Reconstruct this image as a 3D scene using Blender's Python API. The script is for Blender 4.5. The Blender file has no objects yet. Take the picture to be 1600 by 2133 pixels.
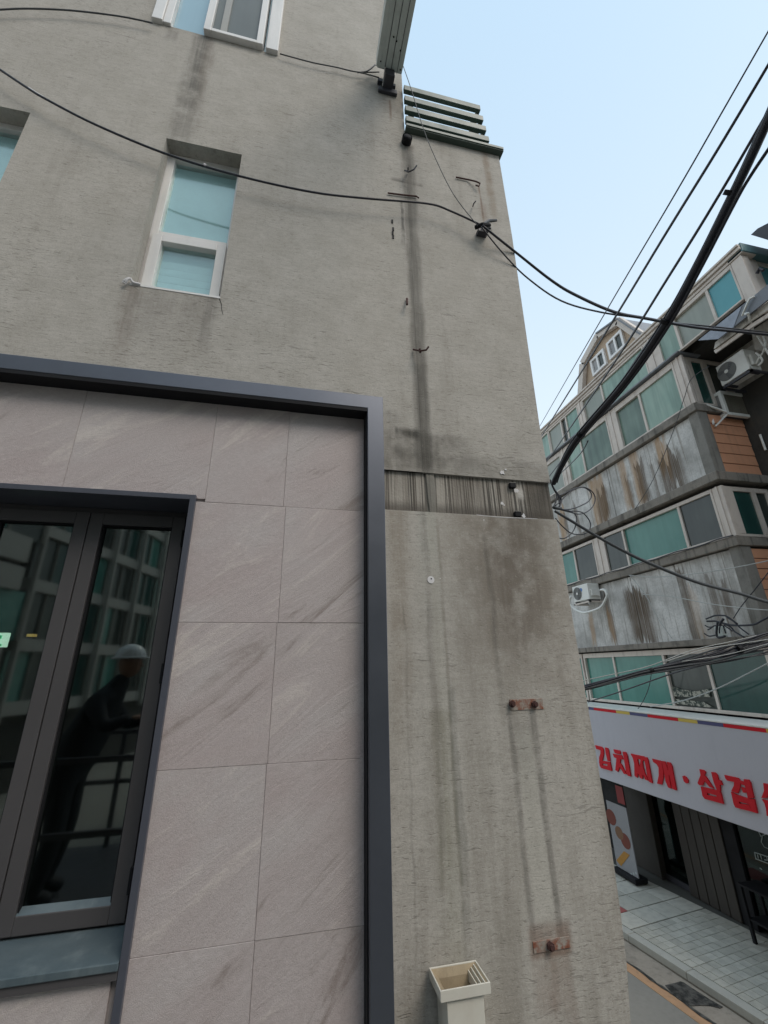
import bpy, bmesh, math, random
from mathutils import Vector, Matrix
random.seed(7)
R = math.radians
PI = math.pi
sc = bpy.context.scene
COL = sc.collection
H = 4.35                       # eye height above the street
UP = Vector((0, 0, H))

# ------------------------------------------------------------------ camera
FPX = 885.97
YAW, PITCH, ROLL = R(12.567), R(20.159), R(-1.035)
cy_, sy_, cp_, sp_, cr_, sr_ = (math.cos(YAW), math.sin(YAW), math.cos(PITCH), math.sin(PITCH), math.cos(ROLL), math.sin(ROLL))
_f = Vector((sy_*cp_, cy_*cp_, sp_))
_r = Vector((cy_, -sy_, 0))
_u = _r.cross(_f)
_r2 = _r*cr_ + _u*sr_
_u2 = _u*cr_ - _r*sr_
M = Matrix((_r2, _u2, -_f)).transposed()
cam = bpy.data.objects.new('camera', bpy.data.cameras.new('camera'))
COL.objects.link(cam)
cam.matrix_world = Matrix.Translation(UP) @ M.to_4x4()
cam.data.sensor_fit = 'VERTICAL'
cam.data.sensor_height = 36
cam.data.lens = FPX/2133*36
cam.data.clip_start = 0.02
cam.data.clip_end = 500
sc.camera = cam

# ------------------------------------------------------------------ world, sun, exposure
SUN_EL, SUN_ROT = R(50), R(150)
world = bpy.data.worlds.new('World')
sc.world = world
world.use_nodes = True
wn = world.node_tree
wn.nodes.clear()
sky = wn.nodes.new('ShaderNodeTexSky')
sky.sky_type = 'NISHITA'
sky.sun_disc = False
sky.sun_elevation = SUN_EL
sky.sun_rotation = SUN_ROT
sky.air_density = 1.0
sky.dust_density = 2.5
sky.ozone_density = 1.0
# a thin veil of high cloud over the blue
veil = wn.nodes.new('ShaderNodeMix'); veil.data_type = 'RGBA'
veil.inputs[0].default_value = 0.62
veil.inputs[7].default_value = (6.6, 8.6, 10.4, 1)
bg = wn.nodes.new('ShaderNodeBackground')
bg.inputs[1].default_value = 0.10
wo = wn.nodes.new('ShaderNodeOutputWorld')
tc = wn.nodes.new('ShaderNodeTexCoord'); sx = wn.nodes.new('ShaderNodeSeparateXYZ'); mr = wn.nodes.new('ShaderNodeMapRange')
vc = wn.nodes.new('ShaderNodeMix'); vc.data_type = 'RGBA'
wn.links.new(tc.outputs['Generated'], sx.inputs[0]); wn.links.new(sx.outputs[2], mr.inputs[0]); mr.inputs[1].default_value = 0.2; mr.inputs[2].default_value = 0.95
wn.links.new(mr.outputs[0], vc.inputs[0]); vc.inputs[6].default_value = (9.0, 9.7, 9.9, 1); vc.inputs[7].default_value = (5.3, 7.15, 8.6, 1)
wn.links.new(vc.outputs[2], veil.inputs[7])
wn.links.new(sky.outputs[0], veil.inputs[6])
wn.links.new(veil.outputs[2], bg.inputs[0])
wn.links.new(bg.outputs[0], wo.inputs[0])
sl = bpy.data.lights.new('sun', 'SUN')
sl.energy = 0.85
sl.angle = R(28)
sl.color = (1, 0.9, 0.78)
so = bpy.data.objects.new('sun', sl)
COL.objects.link(so)
sd = Vector((math.sin(SUN_ROT)*math.cos(SUN_EL), math.cos(SUN_ROT)*math.cos(SUN_EL), math.sin(SUN_EL)))
so.rotation_euler = sd.to_track_quat('Z', 'Y').to_euler()
so.location = (0, 0, 30)
sc.view_settings.view_transform = 'Standard'
sc.view_settings.look = 'None'
sc.view_settings.exposure = 0.62
sc.view_settings.gamma = 1
sc.view_settings.use_curve_mapping = False
sc.cycles.max_bounces = 6
sc.cycles.use_denoising = True

# ------------------------------------------------------------------ turning a photo pixel into a point of the place
# (coordinates "rel" have their origin at the eye; z is shifted by H when linked)
def ray(px, py):
    return M @ Vector(((px-800)/FPX, -(py-1066.5)/FPX, -1.0))
def onY(px, py, Y):
    d = ray(px, py); return d*(Y/d.y)
def onX(px, py, X):
    d = ray(px, py); return d*(X/d.x)
def onZ(px, py, Z):
    d = ray(px, py); return d*(Z/d.z)
def onV(px, py, A, B):
    """on the vertical plane over the ground line A-B"""
    d = ray(px, py); n = Vector((-(B[1]-A[1]), B[0]-A[0]))
    t = (n.x*A[0]+n.y*A[1])/(n.x*d.x+n.y*d.y)
    return d*t

# ------------------------------------------------------------------ objects
def tag(o, label=None, cat=None, group=None, kind=None):
    if label: o['label'] = label
    if cat: o['category'] = cat
    if group: o['group'] = group
    if kind: o['kind'] = kind
    return o
WLOC = {}
def thing(name, loc, label, cat, group=None):
    """Empty; loc in rel coordinates"""
    o = bpy.data.objects.new(name, None)
    COL.objects.link(o)
    o.empty_display_size = 0.1
    o.location = Vector(loc)+UP
    WLOC[o.name] = o.location.copy()
    return tag(o, label, cat, group)
class MB:
    def __init__(s): s.v = []; s.f = []
    def add(s, vs, fs):
        b = len(s.v); s.v += [tuple(v) for v in vs]; s.f += [tuple(i+b for i in f) for f in fs]; return s
    def box(s, x0, x1, y0, y1, z0, z1):
        x0, x1 = min(x0, x1), max(x0, x1); y0, y1 = min(y0, y1), max(y0, y1); z0, z1 = min(z0, z1), max(z0, z1)
        return s.add([(x0,y0,z0),(x1,y0,z0),(x1,y1,z0),(x0,y1,z0),(x0,y0,z1),(x1,y0,z1),(x1,y1,z1),(x0,y1,z1)],
              [(0,3,2,1),(4,5,6,7),(0,1,5,4),(1,2,6,5),(2,3,7,6),(3,0,4,7)])
    def prism(s, pts, off):
        """extrude the polygon pts by vector off"""
        n = len(pts); off = Vector(off); P = [Vector(p) for p in pts]
        return s.add(P+[p+off for p in P], [tuple(range(n)), tuple(range(2*n-1, n-1, -1))]+[(i, i+n, (i+1) % n+n, (i+1) % n) for i in range(n)])
    def bar(s, a, b, w, h=None, up=(0, 0, 1)):
        a, b = Vector(a), Vector(b); h = h or w
        d = (b-a).normalized(); u = Vector(up)
        if abs(d.dot(u)) > 0.95: u = Vector((1, 0, 0))
        sx = d.cross(u).normalized(); u = sx.cross(d)
        q = [sx*w/2+u*h/2, sx*w/2-u*h/2, -sx*w/2-u*h/2, -sx*w/2+u*h/2]
        return s.prism([a+k for k in q], b-a)
    def tube(s, pts, r, n=8, caps=True):
        P = [Vector(p) for p in pts]
        rs = r if isinstance(r, (list, tuple)) else [r]*len(P)
        base = len(s.v); prev = None
        for i, p in enumerate(P):
            d = (P[min(i+1, len(P)-1)]-P[max(i-1, 0)]).normalized()
            if prev is None:
                u = Vector((0, 0, 1)) if abs(d.z) < 0.9 else Vector((1, 0, 0))
            else: u = prev
            u = (u-d*u.dot(d)).normalized(); prev = u; w = d.cross(u)
            for k in range(n):
                a = 2*PI*k/n; s.v.append(tuple(p+(u*math.cos(a)+w*math.sin(a))*rs[i]))
        for i in range(len(P)-1):
            for k in range(n):
                a = base+i*n+k; b = base+i*n+(k+1) % n
                s.f.append((a, b, b+n, a+n))
        if caps:
            s.f.append(tuple(base+k for k in range(n-1, -1, -1)))
            s.f.append(tuple(base+(len(P)-1)*n+k for k in range(n)))
        return s
    def disc(s, c, nrm, r, t=0.0, n=24):
        c, nrm = Vector(c), Vector(nrm).normalized()
        return s.tube([c, c+nrm*max(t, 0.001)], r, n)
    def build(s, name, mat, parent=None, smooth=False, bevel=0, **tags):
        me = bpy.data.meshes.new(name)
        me.from_pydata(s.v, [], s.f)
        bm = bmesh.new(); bm.from_mesh(me); bmesh.ops.recalc_face_normals(bm, faces=bm.faces)
        bm.to_mesh(me); bm.free()
        if smooth:
            for p in me.polygons: p.use_smooth = True
        if mat: me.materials.append(mat)
        o = bpy.data.objects.new(name, me)
        COL.objects.link(o)
        if parent is not None:
            o.parent = parent
            o.location = UP - WLOC[parent.name]
            WLOC[o.name] = UP.copy()
        else:
            o.location = UP
            WLOC[o.name] = UP.copy()
        if bevel:
            b = o.modifiers.new('bevel', 'BEVEL'); b.width = bevel; b.segments = 2; b.limit_method = 'ANGLE'
            b.harden_normals = False
        tag(o, tags.get('label'), tags.get('cat'), tags.get('group'), tags.get('kind'))
        return o
def smooth_path(pts, n=6):
    P = [Vector(p) for p in pts]; out = []
    for i in range(len(P)-1):
        p0, p1, p2, p3 = P[max(i-1, 0)], P[i], P[i+1], P[min(i+2, len(P)-1)]
        for k in range(n):
            t = k/n
            out.append(0.5*((2*p1)+(p2-p0)*t+(2*p0-5*p1+4*p2-p3)*t*t+(3*p1-p0-3*p2+p3)*t**3))
    out.append(P[-1]); return out

# ------------------------------------------------------------------ materials
class N:
    def __init__(s, name):
        s.m = bpy.data.materials.new(name); s.m.use_nodes = True
        s.t = s.m.node_tree; s.n = s.t.nodes; s.l = s.t.links
        s.b = s.n['Principled BSDF']; s._pos = None
    def new(s, t, **k):
        n = s.n.new(t)
        for a, v in k.items(): setattr(n, a, v)
        return n
    def link(s, a, b):
        if hasattr(a, 'outputs'): a = a.outputs[0]
        s.l.new(a, b)
    def val(s, sock, v):
        if isinstance(v, (int, float)): sock.default_value = v
        elif isinstance(v, tuple): sock.default_value = v if len(v) == len(sock.default_value) else v+(1,)
        else: s.link(v, sock)
    def math(s, op, a, b=0.0, c=None, clamp=False):
        n = s.new('ShaderNodeMath', operation=op); n.use_clamp = clamp
        s.val(n.inputs[0], a); s.val(n.inputs[1], b)
        if c is not None: s.val(n.inputs[2], c)
        return n.outputs[0]
    def pos(s):
        if s._pos is None:
            g = s.new('ShaderNodeNewGeometry'); q = s.new('ShaderNodeSeparateXYZ'); s.link(g.outputs['Position'], q.inputs[0])
            s._pos = (g.outputs['Position'], q.outputs[0], q.outputs[1], q.outputs[2])
        return s._pos
    def vec(s, sx, sy, sz, add=None, rot=None):
        m = s.new('ShaderNodeMapping'); s.link(s.pos()[0], m.inputs[0]); m.inputs['Scale'].default_value = (sx, sy, sz)
        if rot: m.inputs['Rotation'].default_value = rot
        if add is not None: s.link(add, m.inputs['Location'])
        return m.outputs[0]
    def noise(s, vec, scale=1.0, detail=4, rough=0.55, dist=0.0):
        n = s.new('ShaderNodeTexNoise'); s.link(vec, n.inputs['Vector'])
        n.inputs['Scale'].default_value = scale; n.inputs['Detail'].default_value = detail
        n.inputs['Roughness'].default_value = rough; n.inputs['Distortion'].default_value = dist
        return n.outputs[0]
    def ramp(s, v, a, b, lo=0.0, hi=1.0, smooth=True):
        n = s.new('ShaderNodeMapRange'); n.interpolation_type = 'SMOOTHSTEP' if smooth else 'LINEAR'
        s.val(n.inputs[0], v)
        for i, x in enumerate((a, b, lo, hi)): s.val(n.inputs[i+1], x)
        return n.outputs[0]
    def mix(s, f, a, b, mode='MIX'):
        n = s.new('ShaderNodeMix', data_type='RGBA', blend_type=mode)
        s.val(n.inputs[0], f); s.val(n.inputs[6], a); s.val(n.inputs[7], b)
        return n.outputs[2]
    def bump(s, h, strength=0.3, dist=0.01, prev=None):
        n = s.new('ShaderNodeBump'); s.link(h, n.inputs['Height']); n.inputs['Strength'].default_value = strength
        n.inputs['Distance'].default_value = dist
        if prev is not None: s.link(prev, n.inputs['Normal'])
        return n.outputs[0]
    def done(s, col, rough=0.6, normal=None, spec=0.5, metal=0.0):
        s.val(s.b.inputs['Base Color'], col); s.val(s.b.inputs['Roughness'], rough)
        s.b.inputs['Specular IOR Level'].default_value = spec; s.b.inputs['Metallic'].default_value = metal
        if normal is not None: s.link(normal, s.b.inputs['Normal'])
        return s.m
    def rnd(s):
        return s.new('ShaderNodeObjectInfo').outputs['Random']
    def boxmask(s, h, z, c0, c1, z0, z1, soft=0.03, softz=0.1, wob=0.0, nz=None):
        """soft vertical streak between h c0..c1 and rel heights z0..z1"""
        u = h if nz is None or not wob else s.math('ADD', h, s.math('MULTIPLY', s.math('SUBTRACT', nz, 0.5), wob))
        d = s.math('ABSOLUTE', s.math('SUBTRACT', u, (c0+c1)/2))
        hw = (c1-c0)/2
        a = s.ramp(d, max(hw-soft/2, 0), hw+soft/2, 1, 0)
        b = s.ramp(z, z0+H-softz/2, z0+H+softz/2, 0, 1)
        t = s.ramp(z, z1+H-0.02, z1+H+0.03, 1, 0)
        return s.math('MULTIPLY', a, s.math('MULTIPLY', b, t))

def paint(name, col, rough=0.5, var=0.12, scale=3.0, dirt=0.0, spec=0.5, metal=0.0, bump=0.0, dirtcol=(.08, .07, .055)):
    q = N(name); P = q.pos()[0]
    n1 = q.noise(P, scale, 5); n2 = q.noise(P, scale*14, 3)
    c = q.mix(q.math('MULTIPLY', n1, 1.0), tuple(x*(1-var) for x in col), tuple(min(x*(1+var), 1) for x in col))
    c = q.mix(q.ramp(n2, .35, .75, 0, var*1.5), c, tuple(x*.7 for x in col))
    if dirt:
        st = q.noise(q.vec(9, 9, 1.1), 1.0, 5, .6)
        c = q.mix(q.ramp(st, .5, .72, 0, dirt), c, dirtcol)
        st2 = q.noise(P, 2.1, 6, .65)
        c = q.mix(q.ramp(st2, .48, .7, 0, dirt*.7), c, dirtcol)
    nm = q.bump(n2, bump, .005) if bump else None
    return q.done(c, q.ramp(n1, .2, .8, rough*.85, min(rough*1.15, 1)), nm, spec, metal)

def stucco_material():
    q = N('scratched_grey_stucco'); P, X, Y, Z = q.pos()
    wob = q.noise(P, 1.4, 3)
    add = q.new('ShaderNodeCombineXYZ'); q.link(q.math('MULTIPLY', wob, 0.10), add.inputs[2])
    # dragged trowel scratches, nearly level, breaking up
    warp = q.noise(P, 7, 3, .6)
    zz = q.math('ADD', Z, q.math('MULTIPLY', warp, .05))
    cv = q.new('ShaderNodeCombineXYZ'); q.link(X, cv.inputs[0]); q.link(Y, cv.inputs[1]); q.link(zz, cv.inputs[2])
    mp = q.new('ShaderNodeMapping'); q.link(cv.outputs[0], mp.inputs[0]); mp.inputs['Scale'].default_value = (6.5, 6.5, 58)
    s1 = q.noise(mp.outputs[0], 1.0, 4, .62)
    mp2 = q.new('ShaderNodeMapping'); q.link(cv.outputs[0], mp2.inputs[0]); mp2.inputs['Scale'].default_value = (26, 26, 120); mp2.inputs['Location'].default_value = (3, 1, 8)
    s2 = q.noise(mp2.outputs[0], 1.0, 3, .6)
    dens = q.noise(P, 1.1, 3)
    sc1 = q.ramp(q.math('ADD', s1, q.math('MULTIPLY', q.math('SUBTRACT', dens, .5), .22)), .615, .74)
    sc2 = q.ramp(q.math('ADD', s2, q.math('MULTIPLY', q.math('SUBTRACT', dens, .5), .22)), .57, .72)
    big = q.noise(P, 0.8, 5, .6); mid = q.noise(P, 5, 5, .6); fine = q.noise(P, 170, 3, .6)
    c = q.mix(big, (.43, .402, .36), (.55, .518, .472))
    c = q.mix(q.ramp(mid, .3, .75, 0, .42), c, (.32, .295, .25))
    c = q.mix(q.ramp(q.noise(P, 38, 4, .65), .44, .70, 0, .22), c, (.25, .225, .19))
    c = q.mix(q.ramp(fine, .3, .8, 0, .25), c, (.60, .57, .51))
    # water stains with a shape of their own
    nz = q.noise(q.vec(1, 1, .35), 9, 4); nzf = q.noise(P, 24, 4)
    streak = q.noise(q.vec(38, 38, 1.3), 1, 4, .6)
    brk = q.ramp(q.noise(P, 6, 4, .65), .32, .58, .35, 1.0)
    def st(c0, c1, z0, z1, col, amt, soft=.04, softz=.3, wob_=.06, streaky=.5, solid=False):
        nonlocal c
        m = q.boxmask(X, Z, c0, c1, z0, z1, soft, softz, wob_, nz)
        m = q.math('MULTIPLY', m, q.ramp(streak, .25, .7, 1-streaky, 1)); m = m if solid else q.math('MULTIPLY', m, brk)
        c = q.mix(q.math('MULTIPLY', m, amt), c, col)
    DK = (.075, .07, .06); BR = (.17, .115, .06); GR = (.12, .13, .11); RU = (.16, .07, .035)
    st(.70, .80, 1.1, 4.15, DK, .66, .045, .1, .06, .4, True)
    st(.73, .775, 1.1, 3.9, DK, .4, .03, .4, .05, .3)          # under the overflow pipe, the long dark streak
    st(.66, .86, 2.8, 4.15, DK, .22, .14, .6)
    st(.72, .80, 1.1, 1.9, DK, .35, .03, .5)
    st(.68, .80, .35, .85, (.35, .36, .32), .5, .05, .5)  # pale lime run below the band
    st(.738, .795, -1.1, .84, (.50, .48, .42), .42, .02, .5, .03, .2, True)
    st(.797, .812, -1.1, .80, (.17, .15, .11), .42, .015, .5, .03, .4)
    st(.71, .735, -.9, .84, DK, .38, .035, .6, .09)
    st(.52, .62, -.2, .84, BR, .42, .06, .9)              # ochre run beside the frame
    st(.585, .595, -1.2, .3, DK, .35, .012, .4)
    st(.46, 1.56, 1.1, 1.22, DK, .38, .2, .12, .1, .2)
    st(.50, 1.0, 1.1, 1.36, DK, .62, .3, .25, .1, .3)     # soot above the band
    st(.50, .60, 1.1, 1.5, DK, .45, .1, .3, .1)
    st(.86, 1.56, -.1, .84, (.22, .18, .14), .45, .3, .8, .1, .2)
    st(1.02, 1.5, .05, .84, (.13, .10, .07), .62, .35, .7, .1, .25)   # brown cloud below the conduit holes
    st(1.12, 1.34, .1, .75, (.13, .10, .08), .35, .2, .4, .12, .1)
    st(1.08, 1.105, -.2, .72, DK, .5, .03, .5, .07, .5)
    st(1.11, 1.135, -1.12, -.2, DK, .62, .02, .1, .03, .3)
    st(1.24, 1.27, -1.12, -.2, DK, .62, .02, .1, .03, .3)
    st(1.145, 1.232, -1.08, -.3, (.52, .50, .44), .5, .02, .3, .03, .2, True)
    st(1.13, 1.25, -.5, -.2, DK, .28, .05, .4, .03, .3)
    st(1.10, 1.31, -1.19, -1.08, RU, .55, .03, .02, .03, .2)
    st(1.10, 1.29, -1.55, -1.15, RU, .32, .04, .3, .03, .4)
    st(1.18, 1.21, -1.65, -1.15, RU, .4, .03, .3, .03, .4)
    st(.80, .84, -1.2, -.1, GR, .45, .02, .6, .05)
    st(.70, .80, -1.2, -.2, (.13, .12, .06), .40, .06, .6, .05)
    st(-1.04, -.89, 3.62, 4.95, DK, .72, .09, 1.3, .1)    # below the top window
    st(-.93, -.86, 4.0, 4.95, (.16, .11, .08), .3, .05, .8, .1)
    st(-1.24, -1.16, 4.75, 4.95, DK, .45, .05, .15, .05)
    st(-1.07, -.98, 1.6, 2.2, (.17, .12, .09), .42, .1, .6, .08)
    st(-1.05, -.55, 1.85, 2.2, (.16, .14, .12), .38, .1, .4, .1)
    st(-.62, -.56, 1.8, 2.2, DK, .3, .03, .3, .08)
    st(1.44, 1.50, 3.5, 4.32, (.20, .115, .05), .5, .05, .5, .05, .4)
    st(1.36, 1.375, 3.35, 3.85, RU, .6, .012, .1, .02, .1)
    st(1.34, 1.41, 3.4, 3.62, RU, .35, .05, .1, .04, .3)
    st(.60, .62, 4.45, 4.72, RU, .6, .012, .2, .02, .1)
    st(.50, .73, 4.55, 4.85, DK, .35, .15, .2, .1, .2)
    st(.66, .685, 2.98, 3.45, (.02, .02, .02), .75, .012, .1, .06, .9)
    st(.60, .86, 3.66, 3.69, DK, .6, .03, .02, .02, .2)
    st(.57, .72, 1.32, 1.38, (.03, .03, .025), .9, .02, .06, .03, .5)
    # general weathering
    st2 = q.noise(q.vec(5, 5, .45), 1.0, 5, .6)
    low = q.ramp(Z, H-.8, H+.9, 1, 0)
    c = q.mix(q.ramp(q.math('MULTIPLY', st2, q.math('ADD', .8, q.math('MULTIPLY', low, .25))), .43, .68, 0, .5), c, (.20, .175, .14))
    rl = q.noise(mp.outputs[0], 1.7, 3, .6); c = q.mix(q.ramp(rl, .38, .62, .13, 0), c, (.19, .175, .15)); spk = q.noise(P, 95, 3, .7); c = q.mix(q.ramp(spk, .5, .72, 0, .34), c, (.22, .20, .17)); c = q.mix(q.ramp(spk, .42, .28, 0, .3), c, (.60, .57, .52))
    c = q.mix(q.math('MULTIPLY', sc1, .33), c, (.12, .105, .09))
    c = q.mix(q.math('MULTIPLY', sc2, .36), c, (.13, .115, .095))
    hgt = q.math('SUBTRACT', q.math('ADD', q.math('MULTIPLY', mid, .5), q.math('MULTIPLY', spk, .8)), q.math('ADD', q.math('MULTIPLY', sc1, .9), q.math('ADD', q.math('MULTIPLY', sc2, .7), q.math('MULTIPLY', rl, -.4))))
    return q.done(c, .9, q.bump(hgt, .38, .004), .25)
def band_material():
    q = N('bare_concrete_band'); P, X, Y, Z = q.pos()
    v = q.noise(q.vec(105, 105, 1.0), 1, 2, .6); n1 = q.noise(P, 4, 5); n2 = q.noise(P, 60, 4)
    c = q.mix(n1, (.30, .275, .24), (.50, .465, .41))
    c = q.mix(q.ramp(v, .48, .60, 0, .82), c, (.04, .037, .033))
    v2 = q.noise(q.vec(18, 18, .7), 1, 4, .6)
    c = q.mix(q.ramp(v2, .42, .62, 0, .5), c, (.12, .10, .08))
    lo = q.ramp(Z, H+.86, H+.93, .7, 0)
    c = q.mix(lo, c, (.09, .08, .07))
    def m(c0, c1, z0, z1, soft): return q.boxmask(X, Z, c0, c1, z0, z1, soft, .05, .04, n1)
    c = q.mix(q.math('MULTIPLY', m(1.42, 1.62, .8, 1.15, .12), .7), c, (.10, .085, .07))
    c = q.mix(q.math('MULTIPLY', m(.745, .815, .8, 1.15, .03), .8), c, (.21, .20, .175))
    c = q.mix(m(1.345, 1.39, .98, 1.04, .02), c, (.55, .52, .48))
    return q.done(c, .9, q.bump(q.math('ADD', n2, q.math('MULTIPLY', v, -.8)), .5, .006), .2)
def stone_material():
    q = N('pinkish_grey_stone_tile'); P, X, Y, Z = q.pos()
    r = q.rnd(); off = q.new('ShaderNodeCombineXYZ')
    for i, k in enumerate((37, 11, 53)): q.link(q.math('MULTIPLY', r, k), off.inputs[i])
    def dirn(a, sx, sz, add=True):
        rot = q.new('ShaderNodeVectorRotate', rotation_type='Y_AXIS'); q.link(P, rot.inputs['Vector']); rot.inputs['Angle'].default_value = a
        m = q.new('ShaderNodeMapping'); q.link(rot.outputs[0], m.inputs[0]); m.inputs['Scale'].default_value = (sx, 1, sz); q.link(off.outputs[0], m.inputs['Location'])
        return m.outputs[0]
    cloud = q.noise(dirn(R(38), .9, 2.6), 1.0, 5, .6, .5); pk = q.noise(dirn(R(20), 1.5, 2.2), 1.0, 3, .5)
    vein = q.noise(dirn(R(40), 1.1, 5.5), 1.0, 7, .7, 1.1)
    fine = q.noise(dirn(R(0), 60, 120), 1, 3, .65)
    gr = q.noise(P, 260, 2, .6)
    c = q.mix(cloud, (.415, .36, .35), (.61, .55, .535))
    c = q.mix(q.ramp(cloud, .45, .62, 0, .35), c, (.52, .495, .485))
    c = q.mix(q.ramp(pk, .4, .65, 0, .5), c, (.47, .385, .375))
    c = q.mix(q.ramp(vein, .55, .68, 0, .62), c, (.68, .62, .57))
    c = q.mix(q.ramp(vein, .45, .30, 0, .7), c, (.23, .185, .16))
    c = q.mix(q.ramp(fine, .25, .75, .25, 0), c, (.25, .21, .195))
    c = q.mix(q.ramp(gr, .60, .74, 0, .55), c, (.58, .54, .51))
    c = q.mix(q.ramp(gr, .40, .30, 0, .3), c, (.17, .14, .13))
    h = q.math('ADD', q.math('MULTIPLY', gr, .5), q.math('MULTIPLY', vein, 3.0))
    return q.done(c, q.ramp(gr, .3, .7, .42, .62), q.bump(h, .55, .005), .5)
def panel_material():
    q = N('rust_streaked_concrete'); P, X, Y, Z = q.pos()
    n1 = q.noise(P, 1.6, 5, .6); n2 = q.noise(P, 30, 4)
    c = q.mix(q.ramp(n1, .3, .7), (.40, .385, .36), (.74, .72, .69))
    c = q.mix(q.ramp(n2, .4, .7, 0, .3), c, (.28, .27, .25))
    nz = q.noise(q.vec(1, 1, .3), 5, 5, .65)
    fs = q.noise(q.vec(1, 16, .5), 1, 5, .65)
    c = q.mix(q.ramp(fs, .52, .68, 0, .6), c, (.20, .17, .13))
    fs2 = q.noise(q.vec(1, 45, .6), 1, 3, .65)
    rag = q.noise(q.vec(1, 9, .05), 1, 4, .7)
    zr = q.math('ADD', Z, q.math('MULTIPLY', q.math('SUBTRACT', rag, .5), 1.6))
    c = q.mix(q.ramp(fs2, .56, .68, 0, .3), c, (.68, .67, .65))
    def st(ya, yb, z0, z1, col, amt, soft=.08, softz=.3):
        nonlocal c
        m = q.boxmask(Y, zr, ya-.03, yb+.03, z0, z1, soft*1.5, softz, .22, nz)
        m = q.math('MULTIPLY', m, q.ramp(fs2, .35, .60, 1, .72))
        c = q.mix(q.math('MULTIPLY', m, amt), c, col)
    OC = (.42, .25, .12); DB = (.085, .048, .02)
    # upper parapet
    st(6.75, 6.95, 3.9, 4.8, OC, .85); st(6.5, 7.0, 3.4, 4.25, DB, .85, .15, .1); st(7.15, 7.22, 3.4, 4.3, DB, .6, .05)
    st(7.55, 7.72, 3.4, 4.8, OC, .8); st(7.42, 7.62, 3.4, 4.4, DB, .9, .06); st(7.95, 8.1, 3.4, 4.8, OC, .75); st(7.9, 7.97, 3.4, 4.2, DB, .6, .05)
    st(8.75, 9.25, 3.4, 4.8, OC, .75, .1); st(8.7, 9.05, 3.4, 4.3, DB, .85, .1); st(9.9, 9.98, 3.4, 4.3, DB, .8, .04); st(10.5, 10.75, 3.4, 4.4, OC, .8); st(10.4, 10.5, 3.4, 4.1, DB, .7, .05)
    # lower parapet
    st(8.15, 8.75, .4, 1.55, DB, .92, .18, .1); st(9.35, 9.5, .4, 1.6, DB, .75, .06); st(9.4, 9.48, .4, 1.2, OC, .6); st(7.12, 7.24, .4, 1.9, DB, .8, .06); st(6.95, 7.1, .4, 1.4, OC, .35)
    st(6.55, 6.65, .6, 1.6, DB, .7, .06); st(6.3, 6.42, .4, 1.5, DB, .7, .06); st(10.1, 10.2, .4, 1.2, OC, .7); st(6.1, 6.2, .4, 1.9, (.25, .23, .2), .5, .06)
    jn = q.math('FRACT', q.math('DIVIDE', Y, .31))
    jl = q.math('MULTIPLY', q.ramp(jn, .0, .05, 1, 0), .35)
    c = q.mix(jl, c, (.66, .66, .64))
    return q.done(c, .85, q.bump(q.math('ADD', n2, q.math('MULTIPLY', fs, .6)), .4, .008), .3)
def glass_tint(name, a, b, rough=.12, streak=.35, spec=.5, curtain=0.0):
    q = N(name); P, X, Y, Z = q.pos(); r = q.rnd()
    off = q.new('ShaderNodeCombineXYZ'); q.link(q.math('MULTIPLY', r, 31), off.inputs[1]); q.link(q.math('MULTIPLY', r, 7), off.inputs[2])
    n1 = q.noise(q.vec(1, 1, 1, add=off.outputs[0]), .9, 3); n2 = q.noise(q.vec(7, 7, .6, add=off.outputs[0]), 1, 3)
    c = q.mix(q.ramp(n1, .25, .75), a, b)
    c = q.mix(q.ramp(n2, .35, .7, 0, streak), c, tuple(x*.55 for x in a))
    if curtain:
        w = q.math('SINE', q.math('MULTIPLY', Y, 34)); c = q.mix(q.ramp(w, -1, 1, 0, curtain), c, (.4, .45, .4))
    return q.done(c, rough, None, spec)
def metal_soiled(name, col, rough=.5): return paint(name, col, rough, .1, 5, .5, .5)

M_stucco = stucco_material(); M_band = band_material(); M_stone = stone_material(); M_panel = panel_material()
M_frame = paint('slate_blue_aluminium', (.135, .145, .17), .38, .06, 2, .12, .5, 0.7, dirtcol=(.10, .10, .11))
M_sash = paint('anthracite_window_profile', (.078, .074, .076), .4, .05, 3)
M_trim = paint('dark_grey_window_trim', (.075, .08, .10), .35, .05, 3)
M_sill = paint('blue_grey_sill', (.085, .115, .13), .35, .12, 8, .15, dirtcol=(.4, .45, .45))
M_black = paint('black_rubber_and_shade', (.012, .012, .014), .75, .1, 3, 0, .25)
M_white = paint('white_upvc', (.78, .76, .73), .4, .05, 4, .08)
M_caulk = paint('white_silicone', (.72, .70, .70), .6, .1, 20)
M_oldwhite = paint('weathered_white_frame', (.66, .58, .51), .5, .1, 6, .34, dirtcol=(.22, .16, .12))
M_oldmetal = paint('soiled_grey_ledge', (.27, .24, .205), .85, .35, 4, .75, bump=.4, dirtcol=(.055, .048, .04))
M_col = paint('dirty_concrete_post', (.25, .235, .21), .85, .2, 2.5, .5, bump=.4)
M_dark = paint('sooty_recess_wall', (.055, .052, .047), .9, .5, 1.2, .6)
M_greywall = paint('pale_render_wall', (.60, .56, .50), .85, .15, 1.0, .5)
M_roofsheet = paint('zinc_roof_sheet', (.20, .21, .23), .5, .15, 4, .3)
M_tan = paint('tan_dormer_render', (.50, .385, .28), .8, .06, 2)
M_cream = paint('cream_barge_board', (.60, .53, .47), .6, .06, 2, .1)
M_orange = paint('faded_orange_siding', (.72, .35, .205), .55, .08, 3, .12)
M_green = paint('green_painted_slat', (.075, .115, .095), .45, .06, 6, .1)
M_dgreen = paint('dark_green_coping', (.05, .075, .06), .5, .1, 6)
M_beam = paint('grey_green_sheet_metal', (.55, .60, .57), .4, .06, 5, .12)
M_steel = paint('dark_steel_bracket', (.045, .045, .055), .55, .2, 10)
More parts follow.
